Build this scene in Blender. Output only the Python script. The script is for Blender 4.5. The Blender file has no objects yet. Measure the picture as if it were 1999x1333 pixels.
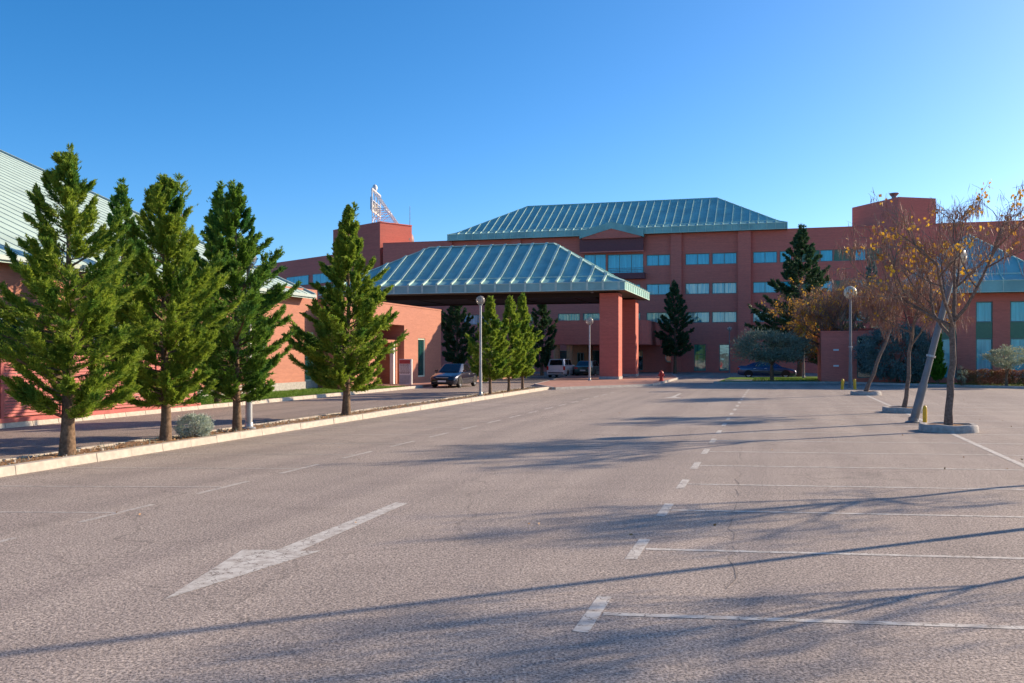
import bpy, bmesh, math, random
import numpy as np
from mathutils import Vector, Matrix
R = math.radians
C = bpy.context.scene.collection
scene = bpy.context.scene

# ------------------------------------------------------------------ survey frame
# camera at (0,0,CAMH) looking along +Y; F = focal length in photo pixels (photo 1999 px wide), horizon at row 690
F, CX, HY, CAMH = 1800.0, 1000.0, 690.0, 2.1
TH = -math.atan2(510.0, 1800.0)            # the car park is turned this much: lot x axis = across the stalls, lot y axis = along the rows
VX, VY = math.cos(TH), math.sin(TH)
UX, UY = -math.sin(TH), math.cos(TH)
def to_world(s, w): return (s*VX + w*UX, s*VY + w*UY)
def to_lot(X, Y): return (X*VX + Y*VY, X*UX + Y*UY)
def S(px, py, z=0.0):                      # measured point lying at height z -> lot coordinates
    Y = F*(CAMH - z)/(py - HY)
    return to_lot((px - CX)/F*Y, Y)
def SD(px, Y): return to_lot((px - CX)/F*Y, Y)      # measured direction at distance Y
def FW(px, py, w):                         # measured point on a wall that faces the car park (lot y = w) -> (s, z)
    a = (px - CX)/F
    Y = w/(a*UX + UY)
    s, _ = to_lot(a*Y, Y)
    return s, CAMH + (HY - py)/F*Y
def FS(px, py, s):                         # measured point on a wall along the road (lot x = s) -> (w, z)
    a = (px - CX)/F
    Y = s/(a*VX + VY)
    _, w = to_lot(a*Y, Y)
    return w, CAMH + (HY - py)/F*Y

# ------------------------------------------------------------------ materials
def new_mat(name):
    m = bpy.data.materials.new(name); m.use_nodes = True
    nt = m.node_tree
    return m, nt, nt.nodes, nt.links, nt.nodes['Principled BSDF']
def nd(nt, typ, **kw):
    n = nt.nodes.new(typ)
    for k, v in kw.items():
        if k in n.inputs: n.inputs[k].default_value = v
        else: setattr(n, k, v)
    return n
def mixc(nt, fac, a, b, mode='MIX'):
    n = nt.nodes.new('ShaderNodeMix'); n.data_type = 'RGBA'; n.blend_type = mode
    for sock, v in ((n.inputs[0], fac), (n.inputs[6], a), (n.inputs[7], b)):
        if hasattr(v, 'is_linked') or hasattr(v, 'links'): nt.links.new(v, sock)
        else: sock.default_value = v if not isinstance(v, tuple) or len(v) == 4 else (*v, 1)
    return n.outputs[2]
def ramp(nt, inp, p0, p1, c0=(0, 0, 0, 1), c1=(1, 1, 1, 1)):
    n = nt.nodes.new('ShaderNodeValToRGB')
    n.color_ramp.elements[0].position = p0; n.color_ramp.elements[1].position = p1
    n.color_ramp.elements[0].color = c0; n.color_ramp.elements[1].color = c1
    nt.links.new(inp, n.inputs[0]); return n.outputs[0]
def coords(nt, kind='Object', scale=(1, 1, 1)):
    if kind == 'Position':
        o = nt.nodes.new('ShaderNodeNewGeometry').outputs['Position']
    else:
        o = nt.nodes.new('ShaderNodeTexCoord').outputs[kind]
    mp = nt.nodes.new('ShaderNodeMapping'); mp.inputs['Scale'].default_value = scale
    nt.links.new(o, mp.inputs[0]); return mp.outputs[0]
def noise(nt, vec, scale, detail=4, rough=.55):
    n = nd(nt, 'ShaderNodeTexNoise', Scale=scale, Detail=detail, Roughness=rough)
    nt.links.new(vec, n.inputs['Vector']); return n.outputs['Fac']
def bump(nt, h, bsdf, strength, dist=.01):
    b = nd(nt, 'ShaderNodeBump', Strength=strength, Distance=dist)
    nt.links.new(h, b.inputs['Height']); nt.links.new(b.outputs[0], bsdf.inputs['Normal'])

def simple(name, col, rough=.6, metal=0.0, var=.12, scale=6, spec=.5, kind='Object', bmp=0):
    m, nt, ns, ln, b = new_mat(name)
    v = coords(nt, kind)
    n = noise(nt, v, scale, 5)
    lo = tuple(c*(1-var) for c in col); hi = tuple(min(1, c*(1+var)) for c in col)
    ln.new(mixc(nt, ramp(nt, n, .3, .7), lo, hi), b.inputs['Base Color'])
    b.inputs['Roughness'].default_value = rough; b.inputs['Metallic'].default_value = metal
    b.inputs['Specular IOR Level'].default_value = spec
    if bmp: bump(nt, n, b, bmp, .02)
    return m

def brick_mat(name, col, mortar):
    m, nt, ns, ln, b = new_mat(name)
    o = nt.nodes.new('ShaderNodeTexCoord').outputs['Object']
    sx = nt.nodes.new('ShaderNodeSeparateXYZ'); ln.new(o, sx.inputs[0])
    ad = nd(nt, 'ShaderNodeMath', operation='ADD'); ln.new(sx.outputs[0], ad.inputs[0]); ln.new(sx.outputs[1], ad.inputs[1])
    cb = nt.nodes.new('ShaderNodeCombineXYZ'); ln.new(ad.outputs[0], cb.inputs[0]); ln.new(sx.outputs[2], cb.inputs[1])
    bt = nd(nt, 'ShaderNodeTexBrick', Scale=1.0, **{'Mortar Size': .008, 'Brick Width': .25, 'Row Height': .075, 'Mortar Smooth': .2, 'Bias': 0.0})
    ln.new(cb.outputs[0], bt.inputs['Vector'])
    bt.inputs['Color1'].default_value = (*[c*.93 for c in col], 1); bt.inputs['Color2'].default_value = (*[min(1, c*1.07) for c in col], 1)
    bt.inputs['Mortar'].default_value = (*mortar, 1)
    st = noise(nt, coords(nt, 'Object', (.25, .25, 5)), 1.3, 5)
    c = mixc(nt, ramp(nt, st, .35, .68, (.80, .80, .82, 1), (1.1, 1.08, 1.06, 1)), (0, 0, 0), bt.outputs['Color'])
    mul = mixc(nt, 1.0, bt.outputs['Color'], ramp(nt, st, .33, .68, (.90, .89, .90, 1), (1.0, 1.0, 1.0, 1)), 'MULTIPLY')
    big = noise(nt, coords(nt, 'Object', (.12, .12, .2)), 1.0, 3)
    mul = mixc(nt, 1.0, mul, ramp(nt, big, .3, .7, (.88, .86, .88, 1), (1, 1, 1, 1)), 'MULTIPLY')
    ln.new(mul, b.inputs['Base Color']); b.inputs['Roughness'].default_value = .85
    b.inputs['Specular IOR Level'].default_value = .25
    bump(nt, bt.outputs['Fac'], b, -.12, .006)
    return m

def asphalt(name, a, bcol, grain=1.0, pebble=(.42, .36, .32)):
    m, nt, ns, ln, b = new_mat(name)
    v = coords(nt, 'Position')
    g1 = noise(nt, v, 44, 3, .75); g2 = noise(nt, v, 17, 4, .65); g3 = noise(nt, v, .42, 5, .6); g4 = noise(nt, coords(nt, 'Position', (.35, 1, 1)), 1.5, 6, .7)
    c = mixc(nt, ramp(nt, g3, .32, .68), a, bcol)
    c = mixc(nt, ramp(nt, g4, .50, .72, (0, 0, 0, 1), (.35, .35, .35, 1)), c, tuple(x*.62 for x in a))
    c = mixc(nt, 1.0, c, ramp(nt, g1, .36, .64, (.24, .24, .26, 1), (1.60, 1.57, 1.53, 1)), 'MULTIPLY')
    c = mixc(nt, 1.0, c, ramp(nt, g2, .33, .67, (.70, .70, .71, 1), (1.2, 1.19, 1.17, 1)), 'MULTIPLY')
    mt = nt.nodes.new('ShaderNodeMapping'); mt.vector_type = 'TEXTURE'; mt.inputs['Rotation'].default_value = (0, 0, TH); mt.inputs['Scale'].default_value = (1, 22, 1); ln.new(v, mt.inputs[0])
    tk = noise(nt, mt.outputs[0], 1.1, 3, .5)
    c = mixc(nt, 1.0, c, ramp(nt, tk, .36, .62, (.86, .86, .87, 1), (1.05, 1.05, 1.04, 1)), 'MULTIPLY')
    so1 = noise(nt, v, .9, 4, .6); so2 = noise(nt, v, .21, 2, .5)
    mm = nd(nt, 'ShaderNodeMath', operation='MULTIPLY'); ln.new(ramp(nt, so1, .60, .70), mm.inputs[0]); ln.new(ramp(nt, so2, .48, .60), mm.inputs[1])
    mq = nd(nt, 'ShaderNodeMath', operation='MULTIPLY'); ln.new(mm.outputs[0], mq.inputs[0]); mq.inputs[1].default_value = .5
    c = mixc(nt, mq.outputs[0], c, tuple(x*.5 for x in a))
    vo = nd(nt, 'ShaderNodeTexVoronoi', Scale=34.0); ln.new(v, vo.inputs['Vector'])
    c = mixc(nt, ramp(nt, vo.outputs['Distance'], .16, .26, (.5, .5, .5, 1), (0, 0, 0, 1)), c, pebble)
    vk = nd(nt, 'ShaderNodeTexVoronoi', Scale=.16, feature='DISTANCE_TO_EDGE')
    wv = nt.nodes.new('ShaderNodeVectorMath'); wv.operation = 'ADD'
    nz = nd(nt, 'ShaderNodeTexNoise', Scale=1.2, Detail=6.0); ln.new(v, nz.inputs['Vector'])
    ln.new(v, wv.inputs[0]); ln.new(nz.outputs['Color'], wv.inputs[1]); ln.new(wv.outputs[0], vk.inputs['Vector'])
    crack = ramp(nt, vk.outputs['Distance'], .0012, .003, (.45, .45, .45, 1), (0, 0, 0, 1))
    c = mixc(nt, crack, c, tuple(x*.35 for x in a))
    ln.new(c, b.inputs['Base Color']); b.inputs['Roughness'].default_value = .9; b.inputs['Specular IOR Level'].default_value = .2
    add = nd(nt, 'ShaderNodeMath', operation='ADD'); ln.new(g1, add.inputs[0]); ln.new(g2, add.inputs[1])
    bump(nt, add.outputs[0], b, .5*grain, .012)
    return m

def paint_mat(name, col, under):
    m, nt, ns, ln, b = new_mat(name)
    v = coords(nt, 'Position')
    n1 = noise(nt, v, 7, 6, .7); n2 = noise(nt, v, 60, 3, .7)
    wear = ramp(nt, n1, .44, .60)
    vk = nd(nt, 'ShaderNodeTexVoronoi', Scale=3.2, feature='DISTANCE_TO_EDGE'); 
    nz = nd(nt, 'ShaderNodeTexNoise', Scale=3.0, Detail=5.0); ln.new(v, nz.inputs['Vector'])
    wv = nt.nodes.new('ShaderNodeVectorMath'); wv.operation = 'ADD'; ln.new(v, wv.inputs[0]); ln.new(nz.outputs['Color'], wv.inputs[1]); ln.new(wv.outputs[0], vk.inputs['Vector'])
    crack = ramp(nt, vk.outputs['Distance'], .012, .03, (1, 1, 1, 1), (0, 0, 0, 1))
    c = mixc(nt, wear, col, tuple(.38*x+.62*y for x, y in zip(col, under)))
    c = mixc(nt, crack, c, tuple(x*.6 for x in under))
    c = mixc(nt, ramp(nt, n2, .58, .72, (0, 0, 0, 1), (.75, .75, .75, 1)), c, under)
    ln.new(c, b.inputs['Base Color']); b.inputs['Roughness'].default_value = .8
    bump(nt, n2, b, .3, .01)
    return m

def leaf_mat(name, c0, c1, c2=None, trans=.3, rough=.6):
    m, nt, ns, ln, b = new_mat(name)
    g = nt.nodes.new('ShaderNodeNewGeometry')
    c = mixc(nt, g.outputs['Random Per Island'], c0, c1)
    if c2:
        n = noise(nt, coords(nt, 'Object'), 1.6, 3)
        c = mixc(nt, ramp(nt, n, .48, .66), c, c2)
    ln.new(c, b.inputs['Base Color']); b.inputs['Roughness'].default_value = rough
    b.inputs['Specular IOR Level'].default_value = .3
    t = nt.nodes.new('ShaderNodeBsdfTranslucent'); ln.new(c, t.inputs['Color'])
    mx = nd(nt, 'ShaderNodeMixShader', Fac=trans)
    ln.new(b.outputs[0], mx.inputs[1]); ln.new(t.outputs[0], mx.inputs[2])
    ln.new(mx.outputs[0], ns['Material Output'].inputs['Surface'])
    return m

def pane_mat(name, body, fold, refl, tint=(.75, .95, 1.0), rough=.03):
    # window: curtain, dark room or pale reflection painted in the colour, under tinted gloss
    m, nt, ns, ln, b = new_mat(name)
    v = coords(nt, 'Object', (1, 1, .05))
    n = noise(nt, v, 5.5, 3, .6)
    ln.new(mixc(nt, ramp(nt, n, .38, .62), body, fold), b.inputs['Base Color'])
    b.inputs['Roughness'].default_value = .5; b.inputs['Specular IOR Level'].default_value = 0
    gl = nd(nt, 'ShaderNodeBsdfGlossy', Roughness=rough); gl.inputs['Color'].default_value = (*tint, 1)
    n2 = noise(nt, coords(nt, 'Object'), .9, 2)
    bp = nd(nt, 'ShaderNodeBump', Strength=.06, Distance=.1); ln.new(n2, bp.inputs['Height']); ln.new(bp.outputs[0], gl.inputs['Normal'])
    mx = nd(nt, 'ShaderNodeMixShader', Fac=refl); ln.new(b.outputs[0], mx.inputs[1]); ln.new(gl.outputs[0], mx.inputs[2])
    ln.new(mx.outputs[0], ns['Material Output'].inputs['Surface'])
    return m

def globe_mat(name, tint, clear):
    m, nt, ns, ln, b = new_mat(name)
    b.inputs['Base Color'].default_value = (*tint, 1); b.inputs['Roughness'].default_value = .12
    n = noise(nt, coords(nt, 'Object'), 4, 4)
    ln.new(mixc(nt, ramp(nt, n, .35, .7), tint, tuple(c*.8 for c in tint)), b.inputs['Base Color'])
    t = nt.nodes.new('ShaderNodeBsdfTransparent')
    mx = nd(nt, 'ShaderNodeMixShader', Fac=clear); ln.new(b.outputs[0], mx.inputs[1]); ln.new(t.outputs[0], mx.inputs[2])
    ln.new(mx.outputs[0], ns['Material Output'].inputs['Surface'])
    return m

def car_paint(name, col):
    m, nt, ns, ln, b = new_mat(name)
    n = noise(nt, coords(nt, 'Object'), 3, 3)
    ln.new(mixc(nt, ramp(nt, n, .3, .7), tuple(c*.9 for c in col), col), b.inputs['Base Color'])
    b.inputs['Roughness'].default_value = .28; b.inputs['Metallic'].default_value = .35
    b.inputs['Coat Weight'].default_value = .8; b.inputs['Coat Roughness'].default_value = .05
    return m

M = {}
M['brick'] = brick_mat('red_brick', (.60, .165, .115), (.54, .19, .15))
M['brick_pale'] = brick_mat('salmon_brick', (.47, .205, .135), (.44, .22, .155))
M['brick_dark'] = brick_mat('dark_red_brick', (.70, .205, .15), (.66, .21, .16))
M['lot'] = asphalt('worn_asphalt', (.35, .305, .27), (.40, .345, .305))
M['road'] = asphalt('road_asphalt', (.30, .25, .215), (.34, .285, .25), .6)
M['paint'] = paint_mat('worn_white_paint', (.57, .545, .49), (.31, .26, .22))
M['paint_faint'] = paint_mat('faded_white_paint', (.50, .46, .41), (.33, .285, .25))
M['kerb'] = simple('kerb_concrete', (.47, .42, .35), .9, 0, .16, 7, .2, 'Position', .3)
M['concrete'] = simple('grey_concrete', (.38, .36, .33), .9, 0, .25, 9, .2, 'Position', .5)
M['soil'] = simple('dry_soil', (.27, .165, .095), .95, 0, .55, 9, .1, 'Position', 1.0)
M['earth'] = simple('bare_earth', (.24, .18, .12), .95, 0, .3, .2, .1, 'Position')
M['paving'] = simple('red_paving', (.40, .22, .17), .9, 0, .2, 3, .2, 'Position', .1)
M['grassy'] = simple('lawn_green', (.10, .18, .025), .95, 0, .4, 6, .1, 'Position', .6)
M['roof'] = simple('verdigris_metal', (.22, .45, .42), .5, 0, .22, .55, .5)
M['roof_rib'] = simple('verdigris_seam', (.44, .62, .52), .5, 0, .15, 3, .5)
M['roof_pale'] = simple('pale_weathered_metal', (.44, .57, .49), .6, 0, .10, .5, .4)
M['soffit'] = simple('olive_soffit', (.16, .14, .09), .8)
M['beam'] = simple('dark_brown_beam', (.02, .014, .012), .7)
M['frame'] = simple('green_window_frame', (.13, .22, .19), .5)
M['pale_frame'] = simple('pale_green_frame', (.50, .58, .45), .5)
M['spandrel'] = simple('green_spandrel', (.085, .20, .12), .45)
M['pane_blue'] = pane_mat('blue_curtained_glass', (.02, .33, .42), (.05, .50, .60), .10)
M['pane_pale'] = pane_mat('painted_reflection_glass', (.05, .28, .32), (.66, .60, .42), .14)  # pale reflection is put into the pane's own colour
M['pane_dark'] = pane_mat('dark_glass', (.006, .03, .032), (.012, .055, .05), .16)
M['pane_green'] = pane_mat('green_door_glass', (.03, .18, .12), (.10, .36, .22), .25)
M['steel'] = simple('galvanised_steel', (.40, .40, .39), .42, .55, .14, 5, .5)
M['steel_dark'] = simple('grey_painted_pole', (.17, .175, .18), .45, .3, .15, 5)
M['white_steel'] = simple('white_steel', (.72, .73, .72), .5, .1, .1, 5)
M['letters'] = simple('weathered_letter', (.46, .44, .38), .6, 0, .3, 4)
M['globe_clear'] = globe_mat('smoky_clear_globe', (.55, .50, .42), .55)
M['globe_white'] = globe_mat('yellowed_white_globe', (.72, .64, .44), .04)
M['yellow'] = simple('yellow_paint', (.78, .44, .015), .45, 0, .15, 9)
M['red'] = simple('red_hydrant_paint', (.55, .03, .02), .4)
M['slat'] = simple('red_slat', (.40, .095, .08), .7, 0, .2, 4)
M['white'] = simple('white_board', (.74, .74, .72), .5, 0, .06)
M['black'] = simple('black_rubber', (.015, .015, .015), .8)
M['rim'] = simple('alloy', (.62, .63, .65), .35, .3)
M['carglass'] = pane_mat('car_glass', (.008, .010, .012), (.012, .015, .018), .12, (.85, .92, 1.0), .02)
M['navy'] = car_paint('navy_car_paint', (.02, .04, .12))
M['slateblue'] = car_paint('dark_blue_car_paint', (.006, .012, .032))
M['van'] = car_paint('white_car_paint', (.66, .68, .70))
M['teal'] = car_paint('dark_green_car_paint', (.015, .085, .085))
M['lamp'] = simple('clear_lamp', (.55, .58, .62), .15, .5)
M['tail'] = simple('red_lamp', (.55, .02, .015), .2)
M['plate'] = simple('number_plate', (.70, .70, .68), .5)
M['bark'] = simple('brown_bark', (.17, .115, .075), .95, 0, .45, 14, .1, 'Object', .9)
M['bark_grey'] = simple('grey_bark', (.17, .13, .105), .95, 0, .45, 16, .1, 'Object', .8)
M['twig'] = simple('pale_twig', (.27, .215, .165), .9, 0, .25, 8, .1)
M['cypress'] = leaf_mat('cypress_leaf', (.14, .245, .025), (.38, .47, .055), (.085, .20, .03), .45)
M['cypress_b'] = leaf_mat('cypress_leaf_deep', (.075, .19, .025), (.23, .36, .045), (.05, .16, .035), .42)
M['conifer_dark'] = leaf_mat('dark_conifer_leaf', (.035, .085, .038), (.085, .16, .06), (.04, .10, .055), .25)
M['bluecedar'] = leaf_mat('blue_cedar_leaf', (.07, .14, .135), (.20, .30, .275), None, .12)
M['thuja'] = leaf_mat('bright_thuja_leaf', (.05, .16, .012), (.10, .26, .02), None, .3)
M['olive'] = leaf_mat('olive_leaf', (.12, .175, .13), (.25, .32, .23), None, .15)
M['olive_pale'] = leaf_mat('pale_olive_leaf', (.24, .29, .19), (.42, .45, .30), None, .2)
M['santolina'] = leaf_mat('silver_leaf', (.36, .44, .36), (.58, .62, .52), None, .1)
M['hedge'] = leaf_mat('reddish_hedge_leaf', (.20, .055, .035), (.26, .13, .05), (.06, .10, .03), .2)
M['gold'] = leaf_mat('golden_leaf', (.54, .27, .025), (.66, .43, .04), (.36, .16, .05), .42)
M['pod'] = leaf_mat('brown_seed_pod', (.20, .085, .06), (.34, .18, .12), None, .1)
M['blade'] = leaf_mat('grass_blade', (.07, .17, .015), (.17, .27, .03), None, .3)
M['litter'] = leaf_mat('dry_leaf', (.30, .15, .05), (.42, .26, .12), None, .1)

# ------------------------------------------------------------------ mesh building
class MB:
    def __init__(s): s.v = []; s.f = []; s.mi = []; s.m = 0
    def quad(s, *p):
        i = len(s.v); s.v += [tuple(q) for q in p]; s.f.append(tuple(range(i, i+len(p)))); s.mi.append(s.m)
    def hexa(s, b, t):                       # bottom and top rings of 4 points, counter-clockwise from above
        i = len(s.v); n = len(b); s.v += [tuple(q) for q in b] + [tuple(q) for q in t]
        s.f.append(tuple(i+k for k in reversed(range(n)))); s.f.append(tuple(i+n+k for k in range(n)))
        s.mi += [s.m]*(n+2)
        for k in range(n):
            k2 = (k+1) % n; s.f.append((i+k, i+k2, i+n+k2, i+n+k))
    def box(s, x0, x1, y0, y1, z0, z1):
        s.hexa([(x0, y0, z0), (x1, y0, z0), (x1, y1, z0), (x0, y1, z0)], [(x0, y0, z1), (x1, y0, z1), (x1, y1, z1), (x0, y1, z1)])
    def prism(s, poly, z0, z1): s.hexa([(x, y, z0) for x, y in poly], [(x, y, z1) for x, y in poly])
    def bar(s, a, b, w, h=None, up=(0, 0, 1)):   # rectangular bar from a to b
        a, b = Vector(a), Vector(b); h = h or w
        d = (b-a).normalized(); u = Vector(up)
        if abs(d.dot(u)) > .95: u = Vector((0, 1, 0))
        x = d.cross(u).normalized()*w/2; y = x.cross(d).normalized()*h/2
        s.hexa([a-x-y, a+x-y, a+x+y, a-x+y][::-1], [b-x-y, b+x-y, b+x+y, b-x+y][::-1])
    def tube(s, pts, rad, n=8, cap=True):
        pts = [Vector(p) for p in pts]
        if not hasattr(rad, '__len__'): rad = [rad]*len(pts)
        base = len(s.v); px = None
        for k, p in enumerate(pts):
            d = (pts[min(k+1, len(pts)-1)] - pts[max(k-1, 0)])
            d = d.normalized() if d.length > 1e-9 else Vector((0, 0, 1))
            if px is None:
                px = d.orthogonal().normalized()
            else:
                px = (px - d*px.dot(d)); px = px.normalized() if px.length > 1e-6 else d.orthogonal().normalized()
            py = d.cross(px)
            for j in range(n):
                a = 2*math.pi*j/n; q = p + (px*math.cos(a) + py*math.sin(a))*rad[k]; s.v.append(tuple(q))
        for k in range(len(pts)-1):
            for j in range(n):
                j2 = (j+1) % n; a = base+k*n
                s.f.append((a+j, a+j2, a+n+j2, a+n+j)); s.mi.append(s.m)
        if cap:
            s.f.append(tuple(base+j for j in reversed(range(n)))); e = base+(len(pts)-1)*n
            s.f.append(tuple(e+j for j in range(n))); s.mi += [s.m, s.m]
    def lathe(s, prof, n=24, c=(0, 0, 0), axis='z'):
        base = len(s.v)
        for r, z in prof:
            for j in range(n):
                a = 2*math.pi*j/n; x, y = r*math.cos(a), r*math.sin(a)
                if axis == 'z': s.v.append((c[0]+x, c[1]+y, c[2]+z))
                else: s.v.append((c[0]+z, c[1]+x, c[2]+y))
        for k in range(len(prof)-1):
            for j in range(n):
                j2 = (j+1) % n; a = base+k*n
                s.f.append((a+j, a+j2, a+n+j2, a+n+j)); s.mi.append(s.m)
    def sphere(s, c, r, n=24, m=14, sz=1.0):
        s.lathe([(max(1e-4, r*math.sin(math.pi*k/m)), -r*sz*math.cos(math.pi*k/m)) for k in range(m+1)], n, c)
    def build(s, name, mat, parent=None, smooth=False, bevel=0, loc=None):
        me = bpy.data.meshes.new(name); me.from_pydata(s.v, [], s.f)
        mats = mat if isinstance(mat, (list, tuple)) else [mat]
        for q in mats: me.materials.append(q)
        if len(mats) > 1: me.polygons.foreach_set('material_index', s.mi)
        if bevel:
            bm = bmesh.new(); bm.from_mesh(me); bmesh.ops.remove_doubles(bm, verts=bm.verts, dist=1e-4)
            bmesh.ops.bevel(bm, geom=[e for e in bm.edges if e.is_manifold and e.calc_face_angle(0) > .5], offset=bevel, segments=2, affect='EDGES', profile=.6)
            bm.to_mesh(me); bm.free()
        if smooth:
            me.polygons.foreach_set('use_smooth', [True]*len(me.polygons))
            try: me.set_sharp_from_angle(angle=R(40))
            except Exception: pass
        me.update()
        o = bpy.data.objects.new(name, me); C.objects.link(o)
        if parent: o.parent = parent
        if loc: o.location = loc
        return o

def tag(o, label=None, cat=None, group=None, kind=None):
    if label: o['label'] = label
    if cat: o['category'] = cat
    if group: o['group'] = group
    if kind: o['kind'] = kind
    return o
def thing(name, label, cat, s=0, w=0, z=0, rz=0, group=None):
    o = bpy.data.objects.new(name, None); C.objects.link(o)
    X, Y = to_world(s, w); o.location = (X, Y, z); o.rotation_euler = (0, 0, TH+rz); o.empty_display_size = .2
    return tag(o, label, cat, group)
def lotframe(o):
    o.rotation_euler = (0, 0, TH); return o
def struct(mb, name, mat, label=None, bevel=0, smooth=False):
    o = lotframe(mb.build(name, mat, None, smooth, bevel)); tag(o, label, None, None, 'structure'); return o
def copy_tree(o, parent=None):
    c = o.copy(); C.objects.link(c)
    if parent: c.parent = parent
    for ch in list(o.children): copy_tree(ch, c)
    return c

# ------------------------------------------------------------------ foliage
def leaf_object(name, P, D, L, W, mat, rng, parent=None, fold=0.0):
    n = len(P)
    if n == 0: return None
    D = D/np.maximum(np.linalg.norm(D, axis=1, keepdims=True), 1e-9)
    A = rng.normal(size=(n, 3)); Sd = np.cross(D, A); Sd /= np.maximum(np.linalg.norm(Sd, axis=1, keepdims=True), 1e-9)
    L = np.broadcast_to(np.asarray(L, float).reshape(-1, 1), (n, 1)); W = np.broadcast_to(np.asarray(W, float).reshape(-1, 1), (n, 1))
    V = np.empty((n, 4, 3)); mid = P + D*L*.45
    V[:, 0] = P; V[:, 1] = mid + Sd*W*.5; V[:, 2] = P + D*L; V[:, 3] = mid - Sd*W*.5
    me = bpy.data.meshes.new(name)
    me.vertices.add(n*4); me.vertices.foreach_set('co', V.reshape(-1))
    me.loops.add(n*4); me.loops.foreach_set('vertex_index', np.arange(n*4, dtype=np.int32))
    me.polygons.add(n); me.polygons.foreach_set('loop_start', np.arange(0, n*4, 4, dtype=np.int32))
    me.polygons.foreach_set('loop_total', np.full(n, 4, dtype=np.int32))
    me.materials.append(mat); me.update(calc_edges=True); me.validate()
    o = bpy.data.objects.new(name, me); C.objects.link(o)
    if parent: o.parent = parent
    return o

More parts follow.
